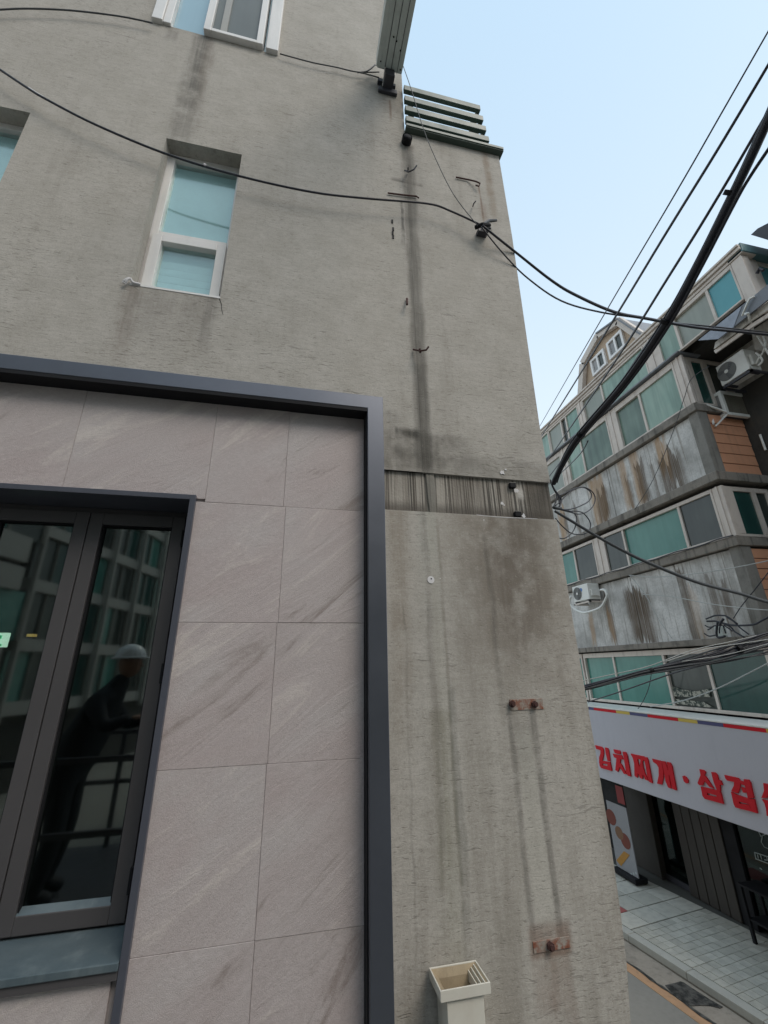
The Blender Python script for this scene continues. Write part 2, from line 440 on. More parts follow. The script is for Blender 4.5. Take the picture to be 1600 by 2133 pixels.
M_rust = paint('rusted_steel', (.19, .085, .05), .85, .45, 22, .3, bump=.6, dirtcol=(.35, .22, .16))
q = N('peeling_rusty_plate'); n1 = q.noise(q.pos()[0], 26, 5, .7); n2 = q.noise(q.pos()[0], 8, 3)
c = q.mix(q.ramp(n1, .40, .58), (.33, .30, .26), (.24, .095, .06)); c = q.mix(q.ramp(n2, .45, .65, 0, .7), c, (.30, .27, .23)); c = q.mix(q.ramp(n1, .60, .72, 0, .8), c, (.10, .04, .03))
M_plate = q.done(c, .9, q.bump(n1, .7, .004), .2)
M_rustd = paint('dark_rust', (.07, .03, .025), .9, .4, 30)
M_wire = paint('black_cable_sheath', (.018, .019, .028), .42)
M_wireb = paint('grey_cable_sheath', (.055, .06, .065), .5)
M_wirew = paint('pale_wire', (.45, .46, .44), .5)
M_acw = paint('off_white_casing', (.80, .79, .74), .4, .05, 4, .12)
M_acg = paint('fan_grille_grey', (.20, .20, .19), .5)
M_pvc = paint('cream_pvc', (.66, .63, .55), .35, .05, 5, .10, dirtcol=(.3, .2, .12))
M_pvcd = paint('stained_pvc_inside', (.45, .36, .24), .55, .25, 18, .5, dirtcol=(.10, .07, .04))
M_asph = paint('worn_grey_road', (.25, .24, .215), .9, .15, 1.2, .1, bump=.3)
M_conc = paint('worn_concrete_strip', (.34, .30, .25), .9, .2, 1.5, .35, bump=.3, dirtcol=(.06, .05, .04))
M_kerb = paint('granite_kerb', (.47, .46, .41), .85, .12, 3, .1)
M_tile = None
M_yel = paint('faded_yellow_line', (.50, .30, .17), .85, .15, 5, .2)
M_pav = paint('paving_joint', (.10, .10, .09), .9)
M_red = paint('sign_red', (.60, .02, .03), .6, .04, 3, 0, .15)
M_redp = paint('red_paving', (.36, .10, .09), .85, .15, 6)
M_navy = paint('sign_navy', (.055, .055, .17), .4, .04)
M_yellow = paint('sign_yellow', (.62, .44, .06), .4, .04)
M_signw = paint('sign_white_sheet', (.52, .51, .55), .6, .04, 1.5, .06, .25, dirtcol=(.2, .2, .24))
M_brown = paint('dark_brown_panel', (.04, .033, .027), .6, .2, 3, .2)
M_void = paint('shop_interior_dark', (.012, .012, .012), .9)
M_room = paint('dark_room', (.03, .03, .028), .9)
q = N('pale_paving_tile'); r = q.rnd(); n1 = q.noise(q.pos()[0], 8, 4); n2 = q.noise(q.pos()[0], 90, 2)
c = q.mix(r, (.45, .43, .365), (.58, .555, .48)); c = q.mix(q.ramp(n1, .4, .7, 0, .35), c, (.28, .27, .24)); c = q.mix(q.ramp(n2, .5, .7, 0, .2), c, (.5, .5, .46))
M_tile = q.done(c, .8, q.bump(n2, .2, .003), .4)
M_t1 = glass_tint('pale_sea_green_glass', (.20, .33, .27), (.33, .45, .37), .18, .5)
M_t2 = glass_tint('teal_glass', (.055, .21, .175), (.12, .30, .25), .12, .2)
M_t3 = glass_tint('dark_teal_glass', (.018, .062, .055), (.03, .10, .085), .10, .3)
M_t4 = glass_tint('grey_green_dark_glass', (.035, .045, .04), (.07, .08, .07), .12, .35)
M_t5 = glass_tint('greyish_film_glass', (.26, .29, .25), (.35, .36, .31), .25, .2)
M_t6 = glass_tint('sky_teal_glass', (.08, .32, .36), (.12, .38, .42), .15, .08)
M_t7 = glass_tint('mossy_film_glass', (.09, .15, .12), (.19, .27, .22), .2, .5)
M_dg = glass_tint('dormer_glass', (.22, .22, .22), (.40, .38, .36), .1, .2)
def pane_material(name, refl, tint, rough=0.0):
    m = bpy.data.materials.new(name); m.use_nodes = True; t = m.node_tree; t.nodes.clear()
    o = t.nodes.new('ShaderNodeOutputMaterial'); mx = t.nodes.new('ShaderNodeMixShader')
    tr = t.nodes.new('ShaderNodeBsdfTransparent'); gl = t.nodes.new('ShaderNodeBsdfGlossy')
    lw = t.nodes.new('ShaderNodeLayerWeight'); pw = t.nodes.new('ShaderNodeMath'); pw.operation = 'POWER'; t.links.new(lw.outputs['Facing'], pw.inputs[0]); pw.inputs[1].default_value = 5
    f0 = ((refl-1)/(refl+1))**2*.55
    fr = t.nodes.new('ShaderNodeMath'); fr.operation = 'MULTIPLY_ADD'; t.links.new(pw.outputs[0], fr.inputs[0]); fr.inputs[1].default_value = (1-f0)*.7; fr.inputs[2].default_value = f0
    tr.inputs[0].default_value = tint+(1,); gl.inputs['Roughness'].default_value = rough; gl.inputs['Color'].default_value = (.92, 1, .98, 1)
    t.links.new(fr.outputs[0], mx.inputs[0]); t.links.new(tr.outputs[0], mx.inputs[1]); t.links.new(gl.outputs[0], mx.inputs[2]); t.links.new(mx.outputs[0], o.inputs[0])
    return m
M_glass = pane_material('double_glazed_pane', 2.9, (.55, .62, .58), 0.035)
M_glassup = pane_material('upper_window_pane', 2.1, (.90, .97, .97), 0.02)
M_shopglass = pane_material('shop_pane', 1.8, (.5, .6, .58), 0.02)
M_blind = paint('pale_blue_blind', (.66, .80, .83), .6, .10, 9)
def emit(name, col, st):
    m = bpy.data.materials.new(name); m.use_nodes = True; b = m.node_tree.nodes['Principled BSDF']
    b.inputs['Base Color'].default_value = col+(1,); b.inputs['Emission Color'].default_value = col+(1,); b.inputs['Emission Strength'].default_value = st
    return m

# ------------------------------------------------------------------ ground and road
g = MB().box(-60, 60, -60, 90, -H-.5, -H-.001)
g.build('ground', M_asph, kind='structure')
ZW = -H+.12                             # sidewalk level
KA = math.atan(.138); KO = Vector((5.82, 8.03, 0)); KB = Vector((math.cos(KA), math.sin(KA), 0)); KD = Vector((-math.sin(KA), math.cos(KA), 0))
def K(a, b, z): return KO+KB*a+KD*b+Vector((0, 0, z))   # a: across towards the shops, b: along the kerb
def kslab(name, a0, a1, b0, b1, z0, z1, mat, parent=None, **k):
    return MB().prism([K(a0, b0, z0), K(a1, b0, z0), K(a1, b1, z0), K(a0, b1, z0)], (0, 0, z1-z0)).build(name, mat, parent, **k)
sw = kslab('sidewalk', .16, 4.2, -7, 14, -H-.1, ZW-.012, M_pav, kind='structure')
for i in range(12):
    pass
b = -6.0; kb = kslab('kerb', .01, .15, -7, 14, -H-.1, ZW-.02, M_conc, kind='structure')
while b < 8:
    kslab('kerb_stone', 0, .155, b+.004, b+.996, ZW-.10, ZW, M_kerb, kb, bevel=.01); b += 1.0
kslab('gutter', -.44, -.003, -7, 14, -H-.1, -H+.006, M_conc, kind='structure')
kslab('yellow_road_line', -.60, -.452, -7, 14, -H-.1, -H+.005, M_yel, kind='structure')
q = N('wet_dark_debris'); n1 = q.noise(q.pos()[0], 9, 5, .7)
M_deb = q.done(q.mix(q.ramp(n1, .4, .6), (.02, .02, .018), (.10, .095, .085)), .7, q.bump(n1, .6, .02), .4)
gp = [(1386,2053),(1400,2050),(1418,2045),(1424,2047),(1450,2064),(1478,2082),(1506,2098),(1500,2101),(1480,2096),(1462,2095),(1440,2096),(1420,2086),(1402,2072)]
mb = MB(); mb.prism([onZ(a, b, -H+.008) for a, b in gp], (0, 0, .006)); mb.build('broken_gutter_patch', M_deb, kind='structure')
sm = MB(); up_, dn_ = [], []
for i in range(60):
    b_ = -3.2+i*.09
    w_ = .012+.03*abs(math.sin(i*1.7)*math.sin(i*.37+1)); c_ = -.445+.012*math.sin(i*.9)
    up_.append(K(c_+w_, b_, -H+.012)); dn_.append(K(c_-w_*.6, b_, -H+.012))
for i in range(59):
    sm.add([dn_[i], up_[i], up_[i+1], dn_[i+1]], [(0, 1, 2, 3)])
sm.build('gutter_seam', M_deb, kind='structure')
tw = .150; nt = 0
bfar = (onZ(1310, 1938, ZW)-KO).dot(KD)
proto = None; me2 = None; rest = MB()
for i in range(30):
    for j in range(12):
        a = .163+tw*j; b = bfar-tw*(i+1)
        if nt >= 292:
            if i < 30:
                P4 = [K(a+.003, b+.003, ZW-.03), K(a+tw-.005, b+.003, ZW-.03), K(a+tw-.005, b+tw-.005, ZW-.03), K(a+.003, b+tw-.005, ZW-.03)]
                rest.prism(P4, (0, 0, .03))
            continue
        if proto is None:
            MB().box(.003, tw-.005, .003, tw-.005, -.03, 0).build('paving_tile', M_tile, sw)
            proto = bpy.data.objects['paving_tile']; o = proto
        else:
            o = proto.copy(); COL.objects.link(o); o.parent = sw
        o.location = K(a, b, ZW+random.uniform(-.002, .002)); o.rotation_euler.z = KA
        nt += 1
rest.build('paving_tiles', M_tile, sw, kind='stuff')
for i in range(9):
    for j in range(4):
        m_ = M_redp if (i in (1, 2) and j in (0,)) else M_tile
        kslab('paving_slab', .163+.45*j+.004, .163+.45*(j+1)-.006, bfar+.02+.45*i, bfar+.45*(i+1), ZW-.03, ZW+random.uniform(-.002, .002), m_, sw)

# ------------------------------------------------------------------ our stucco building
YS, YT, YF = 2.2, 2.178, 2.085
XC = 1.60                                  # its right corner
XU = .733                                  # right edge of the set-back top storey
bld = thing('stucco_building', (-1, 2.2, -H), 'grey scratched stucco building with dark framed stone shopfront and small white windows', 'building')
opA = (-1.05, -.535, 2.20, 3.575); opB = (-1.345, -.37, 4.945, 6.25); opC = (-2.45, -1.885, 2.20, 3.53)
wx0, wx1, wz0, wz1 = -2.9, -.52, -1.0, .82   # big window opening
def wall_front(mb, x0, x1, z0, z1, holes, yf, yb):
    xs = sorted({x0, x1, *[h[0] for h in holes], *[h[1] for h in holes]}); xs = [x for x in xs if x0 <= x <= x1]
    zs = sorted({z0, z1, *[h[2] for h in holes], *[h[3] for h in holes]}); zs = [z for z in zs if z0 <= z <= z1]
    for a, b in zip(xs, xs[1:]):
        for c, d in zip(zs, zs[1:]):
            mx, mz = (a+b)/2, (c+d)/2
            if any(h[0] < mx < h[1] and h[2] < mz < h[3] for h in holes): continue
            mb.add([(a, yf, c), (b, yf, c), (b, yf, d), (a, yf, d)], [(0, 1, 2, 3)])
    for h in holes:
        a, b, c, d = h
        for (p, r_) in (((a, c), (b, c)), ((b, c), (b, d)), ((b, d), (a, d)), ((a, d), (a, c))):
            mb.add([(p[0], yf, p[1]), (r_[0], yf, r_[1]), (r_[0], yb, r_[1]), (p[0], yb, p[1])], [(0, 1, 2, 3)])
mb = MB()
wall_front(mb, -7, XU, 1.095, 8.5, [opA, opB, opC], YS, YS+.28)
mb.box(-7, XU, YS+.28, 9, 1.1, 8.5)
mb.build('upper_wall', M_stucco, bld)
mb = MB(); mb.prism([(XU+.001, YS, 1.095), (1.582, YS, 1.095), (1.572, YS, 1.5), (1.585, YS, 2.2), (1.606, YS, 3.3), (1.608, YS, 4.31), (XU+.001, YS, 4.31)], (0, 7.3, 0)); mb.build('corner_wall', M_stucco, bld)
mb = MB(); mb.prism([(.46, YS-.004, -H), (1.49, YS-.004, -H), (1.50, YS-.004, -2.2), (1.532, YS-.004, -1.46), (1.562, YS-.004, -1.25), (1.574, YS-.004, -1.07), (1.583, YS-.004, -.80), (1.583, YS-.004, -.4), (1.577, YS-.004, .27), (1.580, YS-.004, .842), (.46, YS-.004, .842)], (0, 7.3, 0)); mb.box(-7, .46, 3.6, 9.5, -H, 1.09); mb.build('lower_wall', M_stucco, bld)
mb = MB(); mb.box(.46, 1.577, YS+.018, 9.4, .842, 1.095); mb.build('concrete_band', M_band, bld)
# plaster lump covering the old pipe across the band
mb = MB(); mb.prism([(.752, YS+.02, 1.10), (.805, YS+.02, 1.10), (.812, YS+.02, .98), (.80, YS+.02, .835), (.765, YS+.02, .832), (.757, YS+.02, .95)], (0, -.012, 0))
mb.build('plaster_patch', M_band, bld, bevel=.01)
for (px, py, r_) in ((1047, 984, .014), (1054, 978, .006), (1046, 1048, .010), (1050, 1052, .005), (1008, 1083, .004), (917, 1205, .003), (1075, 1022, .016), (1091, 1074, .012)):
    c = onY(px, py, YS-.0045 if not 1003 < py < 1065 else YS+.0165)
    MB().prism([c+Vector((r_*(1+.5*math.sin(k*2.3+px))*math.cos(k*PI/4), 0, r_*(1+.4*math.cos(k*3.1+py))*math.sin(k*PI/4))) for k in range(8)], (0, .004, 0)).build('plaster_chip', M_caulk, bld)
ck_ = [onY(px, py, YS-.0008) for px, py in ((457, 613), (458, 624), (461, 633), (462, 645), (465, 656))]
MB().tube(ck_, [.0022, .002, .0018, .0015, .001], 5).build('hairline_crack', M_black, bld)
# lower right edge line of the old plaster: small ragged lip
mb = MB(); mb.tube(smooth_path([(1.05, YS-.002, .842), (1.2, YS-.004, .836), (1.35, YS-.004, .838), (1.45, YS-.002, .84)]), .0028, 5); mb.build('plaster_lip', M_caulk, bld)
# cladding backing (behind stone) around big window
mb = MB()
wall_front(mb, -7, .46, -H, 1.42, [(wx0, wx1+.015, wz0-.01, wz1+.02)], YT+.012, 2.42)
mb.build('cladding_backing', paint('grey_tile_grout', (.40, .36, .35), .9), bld)
# stone tiles as separate pieces
rowz = [.375*YT, .099*YT, -.176*YT, -.451*YT]
rowz = [(.627)*YT*1.0+.05] + rowz + [-.726*YT, -1.001*YT, -1.276*YT, -1.55*YT, -1.83*YT]
def tile_piece(x0, x1, z0, z1):
    if x1-x0 < .02 or z1-z0 < .02: return
    g_ = .0006; t = random.uniform(-.0012, .0012)
    MB().box(x0+g_, x1-g_, YT+t, YT+.012, z0+g_, z1-g_).build('stone_tile', M_stone, bld, bevel=.0012)
# top row above the window (seams measured in the photograph)
ztop = 1.49; z1 = rowz[1]
for a, b in ((-3.0, -2.31), (-2.31, -1.71), (-1.71, -1.11), (-1.11, -.456), (-.456, -.063), (-.063, .372)):
    tile_piece(a, b, z1 if a > -.5 else wz1+.012, ztop)
for i in range(1, len(rowz)-1):
    za, zb = rowz[i+1], rowz[i]
    sx = (-.05, -.055, -.058, -.058)[min(i-1, 3)]
    tile_piece(-.505, sx, za, zb); tile_piece(sx, .372, za, zb)
    top = min(zb, -1.03)
    if za < -1.05:
        for a, b in ((-3.0, -2.35), (-2.35, -1.75), (-1.75, -1.15), (-1.15, -.548)):
            tile_piece(a, b, za, top)
# slate blue portal frame
def bevbox(name, mat, parent, *a, bevel=.002, **k): return MB().box(*a).build(name, mat, parent, bevel=bevel, **k)
fr = MB()
fr.prism([(-7, YF, 1.425), (.378, YF, 1.425), (.378, YF, -H), (.471, YF, -H), (.471, YF, 1.512), (-7, YF, 1.512)], (0, .14, 0))
fr.build('portal_frame', M_frame, bld, bevel=.003)
MB().box(-7, .377, YF+.002, YT+.004, 1.404, 1.4245).build('painted_shade_strip', M_black, bld)  # solid black strip, painted-in shade under the frame head
MB().box(.373, .3775, YF+.03, YT+.004, -H, 1.403).build('painted_shade_strip', M_black, bld)  # same painted-in shade down the inner side of the post
# big window: trim, head, sashes, sill
win = MB()
win.box(-.525, -.497, YT-.022, 2.44, -H+.3, .845)
win.box(-3.0, -.5251, YT-.022, 2.44, .818, .845)
w1 = win.build('window_trim', M_trim, bld, bevel=.002)
bw = MB().box(-2.95, -.5252, 2.33, 2.44, .79, .8178); bw.box(-2.95, -.5252, 2.40, 2.44, -.96, .79)
bw = MB().box(-2.95, -.5252, 2.372, 2.44, .787, .8178).box(-.575, -.5252, 2.372, 2.44, -.96, .787).box(-2.95, -.5252, 2.372, 2.44, -1.0, -.945).build('casement_window', M_sash, bld, bevel=.002)
def sash(x0, x1, z0, z1, y=2.352):
    s_ = MB().box(x0, x0+.062, y, y+.06, z0, z1).box(x1-.062, x1, y, y+.06, z0, z1).box(x0+.062, x1-.062, y, y+.06, z1-.062, z1).box(x0+.062, x1-.062, y, y+.06, z0, z0+.062)
    s_.build('sash', M_sash, bw, bevel=.003)
    q_ = MB().box(x0+.062, x0+.068, y+.012, y+.05, z0+.068, z1-.068).box(x1-.068, x1-.062, y+.012, y+.05, z0+.068, z1-.068).box(x0+.062, x1-.062, y+.012, y+.05, z1-.068, z1-.062)
    q_.build('gasket', M_black, bw)
    MB().prism([(x0+.062, y+.004, z0+.062), (x1-.062, y+.004, z0+.062), (x1-.062, y+.03, z0+.082), (x0+.062, y+.03, z0+.082)], (0, .012, -.01)).build('glazing_bead', M_sill, bw)
    MB().box(x0+.066, x1-.066, y+.031, y+.034, z0+.07, z1-.07).build('pane', M_glass, bw)
sash(-1.036, -.577, -.945, .787)
sash(-1.50, -1.040, -.945, .787, 2.350)
sash(-1.96, -1.504, -.945, .787); sash(-2.42, -1.964, -.945, .787, 2.350); sash(-2.88, -2.424, -.945, .787)
for zz in (.62, -.05, -.85):
    MB().box(-.582, -.572, 2.338, 2.352, zz, zz+.09).build('hinge', M_black, bw)
sl_ = MB().prism([(-3.0, 2.37, -.955), (-3.0, YT-.03, -.975), (-3.0, YT-.03, -1.0), (-3.0, 2.37, -1.0)], (2.474, 0, 0))
sl_.build('window_sill', M_sill, bld, bevel=.003)
MB().box(-3.0, -.526, YT-.022, YT+.01, -1.028, -1.0).build('sill_drip', M_sash, bld)
# a dark room behind the panes with an exit light and a small lamp
room = MB(); X0, X1, Y0, Y1, Z0, Z1 = -6, .3, 2.45, 3.58, -4.3, 1.05
room.add([(X0,Y1,Z0),(X1,Y1,Z0),(X1,Y1,Z1),(X0,Y1,Z1),(X0,Y0,Z0),(X1,Y0,Z0),(X1,Y0,Z1),(X0,Y0,Z1)], [(0,1,2,3),(4,5,1,0),(3,2,6,7),(0,3,7,4),(1,5,6,2)])
room.build('interior_room', M_room, bld)
ex = thing('exit_sign', (-1.9, 3.0, .2), 'small lit green and white exit sign seen through the dark window pane', 'sign')
c0 = onY(-22, 1331, 3.0)
MB().box(c0.x-.13, c0.x+.085, 3.0, 3.03, c0.z-.045, c0.z+.035).build('sign_box', emit('exit_white', (.75, 1, .85), 1.1), ex)
gm = emit('exit_green', (.02, .45, .2), .8)
mb = MB().box(c0.x+.0, c0.x+.035, 2.996, 2.999, c0.z-.01, c0.z+.01).box(c0.x+.04, c0.x+.06, 2.996, 2.999, c0.z+.0, c0.z+.02).box(c0.x-.1, c0.x-.02, 2.996, 2.999, c0.z-.03, c0.z+.03)
mb.box(c0.x+.02, c0.x+.07, 2.996, 2.999, c0.z-.04, c0.z-.028); mb.build('running_figure', gm, ex)
c1 = onY(63, 1323, 3.3)
MB().box(c1.x-.02, c1.x+.02, 3.3, 3.34, c1.z-.008, c1.z+.008).build('indicator_lamp', emit('amber_lamp', (1, .62, .2), .45), label='tiny amber lamp glowing inside, right of the green exit sign', cat='lamp')

# ---- upper windows
def blind(parent, x0, x1, z0, z1, y, n):
    mb = MB()
    for i in range(n):
        z = z0+(z1-z0)*(i+.5)/n; h = (z1-z0)/n
        mb.add([(x0, y+.006, z-h*.40), (x1, y+.006, z-h*.40), (x1, y-.006, z+h*.38), (x0, y-.006, z+h*.38)], [(0, 1, 2, 3)])
    return mb.build('blind', M_blind, parent, kind='stuff')
def small_window(op, fx0, fx1, name='window', right=None):
    x0, x1, z0, z1 = op; y = 2.30
    o = MB()
    zt = z1-.0; zm = 2.745
    g1 = (fx0+.048, fx1-.012, zm+.05, zt-.055)
    o.box(fx0, fx0+.045, y, y+.07, z0, zt); o.box(fx1-.010, fx1+.03, y, y+.07, z0, zt); o.box(fx0+.045, fx1-.01, y, y+.07, zt-.05, zt); o.box(fx0+.045, fx1-.01, y, y+.07, zm+.002, zm+.045)
    w = o.build('window', M_white, bld, bevel=.003)
    sx0, sx1 = fx0+.02, fx1-.004
    s_ = MB().box(sx0, sx0+.062, y-.02, y+.05, z0+.02, zm-.004).box(sx1-.06, sx1, y-.02, y+.05, z0+.02, zm-.004).box(sx0+.062, sx1-.06, y-.02, y+.05, zm-.064, zm-.004).box(sx0+.062, sx1-.06, y-.02, y+.05, z0+.02, z0+.085)
    s_.build('sash', M_white, w, bevel=.003)
    MB().box(sx0+.06, sx1-.058, y+.018, y+.022, z0+.08, zm-.06).build('pane', M_glassup, w)
    MB().box(fx0+.044, fx1-.009, y+.03, y+.034, zm+.044, zt-.049).build('pane', M_glassup, w)
    blind(w, fx0+.01, fx1, z0+.02, zt-.0, y+.055, 22)
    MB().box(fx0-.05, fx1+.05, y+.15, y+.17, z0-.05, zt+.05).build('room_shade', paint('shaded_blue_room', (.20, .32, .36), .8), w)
    # silicone bead round the frame
    MB().tube([(fx0-.004, y-.004, z0+.02), (fx0-.004, y-.004, zt)], .006, 5).build('silicone', M_caulk, w)
    return w
wA = small_window(opA, -1.05, -.56)
small_window(opC, -2.44, -1.93)
MB().tube(smooth_path([(-1.075, 2.185, 2.175), (-1.06, 2.175, 2.20), (-1.045, 2.18, 2.215), (-1.03, 2.19, 2.20), (-.99, 2.195, 2.197)]), [.006, .012, .010, .012, .011, .010, .009]+[.008]*18, 6).build('silicone_blob', M_caulk, bld)
MB().box(opA[0]-.0, opA[1]+.0, 2.197, 2.31, 2.186, 2.2005).build('window_sill', M_white, bld)
MB().box(opC[0]-.0, opC[1]+.0, 2.197, 2.31, 2.186, 2.2005).build('window_sill', M_white, bld)
# top sliding window with proud white trims
x0, x1, z0, z1 = opB
yt = 2.165
wB = MB().box(-1.353, -1.275, yt, 2.26, z0-.01, z1).box(-1.273, -1.215, yt+.012, 2.26, z0-.006, z1).box(-.465, -.367, yt, 2.26, z0-.01, z1).box(-1.215, -.465, yt+.03, 2.26, z1-.05, z1).box(-1.215, -.465, yt+.045, 2.26, z0-.002, z0+.012)
wB = wB.build('window', M_white, bld, bevel=.004)
s_ = MB().box(-.962, -.905, yt-.01, yt+.05, z0+.0, z1-.05).box(-.545, -.492, yt-.01, yt+.05, z0, z1-.05).box(-.905, -.545, yt-.01, yt+.05, z0, z0+.04).box(-.905, -.545, yt-.01, yt+.05, z1-.1, z1-.05)
s_.build('sash', M_white, wB, bevel=.004)
MB().box(-.906, -.544, yt+.02, yt+.024, z0+.038, z1-.09).build('insect_screen', glass_tint('grey_mesh_screen', (.13, .16, .17), (.20, .235, .24), .7, .2), wB)
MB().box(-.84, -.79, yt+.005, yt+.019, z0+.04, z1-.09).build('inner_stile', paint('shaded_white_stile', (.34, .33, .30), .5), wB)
M_bluef = glass_tint('sky_blue_film_glass', (.26, .43, .52), (.33, .50, .58), .12, .08)
MB().box(-1.214, -.965, yt+.06, yt+.066, z0+.012, z1-.05).build('pane', M_bluef, wB)
MB().box(-.49, -.466, yt+.06, yt+.066, z0+.012, z1-.05).build('pane', M_bluef, wB)
mb = MB().box(-1.2, -.47, 2.45, 2.46, z0-.1, z1+.1); mb.build('room_shade', M_room, wB)

# ---- corner coping and slatted fence on the terrace
MB().box(XU+.002, 1.635, YS-.045, 2.42, 4.312, 4.352).build('coping', M_dgreen, bld, bevel=.003)
MB().box(XU+.002, 1.632, YS-.052, YS-.0455, 4.325, 4.352).build('coping_edge', M_green, bld)
fence = thing('slat_fence', (1.1, 2.25, 4.36), 'green horizontal slat fence on the roof terrace at the top of the stucco corner', 'fence')
szs = (4.885, 4.73, 4.585, 4.44)
for i, z in enumerate(szs):
    xr = 1.47+.013*i
    MB().box(XU+.004, xr, 2.157, 2.192, z-.034, z+.034).build('slat', M_green, fence, bevel=.003)
    MB().box(xr-.022, xr-.001, 2.193, 3.4, z-.036, z+.036).build('slat', M_green, fence, bevel=.003)
for (x, y) in ((.80, 2.24), (1.42, 2.24), (1.42, 3.3)):
    MB().box(x, x+.04, y, y+.04, 4.353, 4.90).build('post', M_dgreen, fence)
for i, z in enumerate((4.79, 4.65, 4.50)):
    for x in (1.33, 1.40):
        MB().disc((x, 2.27, z), (0, -1, 0), .014, .02, 8).build('bolt', M_caulk, fence)

# ---- sheet metal arm projecting over the street
bm_ = thing('awning_arm', (.65, 1.3, 4.95), 'grey green sheet metal arm projecting from the wall at the top corner', 'awning arm')
zb = 4.93
P = [onZ(785, 152, zb), onZ(835, 162, zb)]
xa, xb = .480, .700
ye_ = 2.10
MB().box(xa, xb, -.9, ye_, zb, zb+.17).build('channel', M_beam, bm_, bevel=.004)
for x in (.545, .60, .655):
    MB().box(x-.002, x+.002, -.9, ye_, zb-.0035, zb-.0005).build('seam', M_steel, bm_)
MB().box(xa-.012, xa+.022, -.9, ye_-.01, zb-.005, zb+.15).build('side_flange', M_beam, bm_, bevel=.003)
for (x, y) in ((.575, 1.88), (.605, 1.90), (.65, 1.95), (.50, 2.05), (.68, 2.07)):
    MB().disc((x, y, zb-.006), (0, 0, 1), .006, .004, 8).build('screw', M_black, bm_)
MB().box(.548, .632, 2.08, 2.199, zb-.10, zb-.002).build('bracket', M_steel, bm_, bevel=.004)
MB().box(.505, .675, 2.172, 2.199, zb-.145, zb-.085).build('bracket_plate', M_steel, bm_, bevel=.004)
MB().box(.50, .547, 2.165, 2.198, zb-.03, zb+.01).build('bracket_lug', M_steel, bm_)
MB().box(.633, .66, 2.165, 2.198, zb-.05, zb-.02).build('bracket_lug', M_steel, bm_)
MB().tube([(.545, 2.08, zb-.004), (.540, 2.17, zb-.09)], .004, 6).build('stay_rod', M_white, bm_)

# ---- small fixings on the wall
c = onY(846, 298, YS)
MB().tube([(c.x, YS+.02, c.z), (c.x, YS-.05, c.z)], .042, 18, caps=False).tube([(c.x, YS-.05, c.z), (c.x, YS+.02, c.z)], .034, 18).build('overflow_pipe', M_black, bld, smooth=True)
def bolt(px, py, size=1.0, mat=M_rustd):
    c = onY(px, py, YS)
    return MB().tube([c, c+Vector((0, -.03*size, 0))], .009*size, 8).tube([c+Vector((0, -.008, 0)), c+Vector((0, -.018, 0))], .016*size, 6)
# rusty plates
def plate(px0, py0, px1, py1, bolts, name):
    a, b = onY(px0, py0, YS), onY(px1, py1, YS)
    th = thing(name, ((a.x+b.x)/2, YS, (a.z+b.z)/2), *PL[name+str(py0)])
    MB().box(a.x, b.x, YS-.008, YS-.0045, b.z, a.z).build('plate', M_plate, th, bevel=.0015)
    for (px, py) in bolts:
        c = onY(px, py, YS-.012)
        MB().tube([c, c+Vector((0, -.022, 0))], .010, 10).tube([c+Vector((0, .001, 0)), c+Vector((0, -.012, 0))], .017, 6).build('bolt', M_rustd, th)
PL = {'rusty_plate1457': ('rusty bolted steel plate with two bolts, upper of two on the lower wall', 'wall plate', 'rusty plates on the lower wall'),
      'rusty_plate1960': ('rusty steel plate with one bolt low on the wall above the white hopper level', 'wall plate', 'rusty plates on the lower wall')}
plate(1060, 1457, 1131, 1477, ((1066, 1466), (1113, 1467)), 'rusty_plate')
plate(1108, 1960, 1187, 1972, ((1146, 1970),), 'rusty_plate')
# conduit holes in the band
for (px, py) in ((1068, 1011), (1079, 1071)):
    c = onY(px, py, YS)
    MB().box(c.x-.020, c.x+.020, YS-.008, YS+.05, c.z-.016, c.z+.016).build('conduit_box', M_black, bld, bevel=.003)
    MB().box(c.x-.024, c.x+.024, YS-.006, YS+.0, c.z+.016, c.z+.019).build('conduit_lip', M_col, bld)
c = onY(897, 1208, YS)
MB().disc(c+Vector((0, .002, 0)), (0, -1, 0), .020, .009, 14).build('filler_patch', M_caulk, bld)
MB().disc(c+Vector((.002, -.0065, .005)), (0, -1, 0), .004, .002, 10).build('drill_hole', M_black, bld)
# hooks and stubs left from the old downpipe
def hook(pts, r, nm='wall_hook', mat=M_steel, lab=None):
    MB().tube([onY(a, b, y) for a, b, y in pts], r, 6).build(nm, mat, bld)
hook([(843, 355, 2.17), (852, 358, 2.13), (862, 353, 2.12), (868, 345, 2.11)], .006); hook([(850, 350, 2.12), (850, 358, 2.19)], .006)
hook([(861, 728, 2.19), (876, 731, 2.12), (888, 729, 2.11), (893, 722, 2.10)], .006, mat=M_rustd); hook([(874, 726, 2.13), (876, 735, 2.15)], .007, mat=M_rustd)
hook([(848, 622, 2.19), (848, 634, 2.15)], .008, mat=M_rustd)
hook([(808, 402, 2.19), (840, 406, 2.19), (868, 409, 2.19), (872, 412, 2.16)], .006, mat=M_rustd)
hook([(950, 369, 2.19), (975, 374, 2.19), (992, 378, 2.17), (1000, 382, 2.16), (998, 388, 2.17), (991, 386, 2.18)], .006, mat=M_rustd)
hook([(985, 430, 2.19), (987, 424, 2.13), (991, 419, 2.12)], .005)
for (px, py) in ((817, 462), (819, 478), (818, 486), (819, 494)):
    c = onY(px, py, YS); MB().box(c.x-.006, c.x+.006, YS-.006, YS+.001, c.z-.018, c.z+.018).build('wall_nick', M_black, bld)
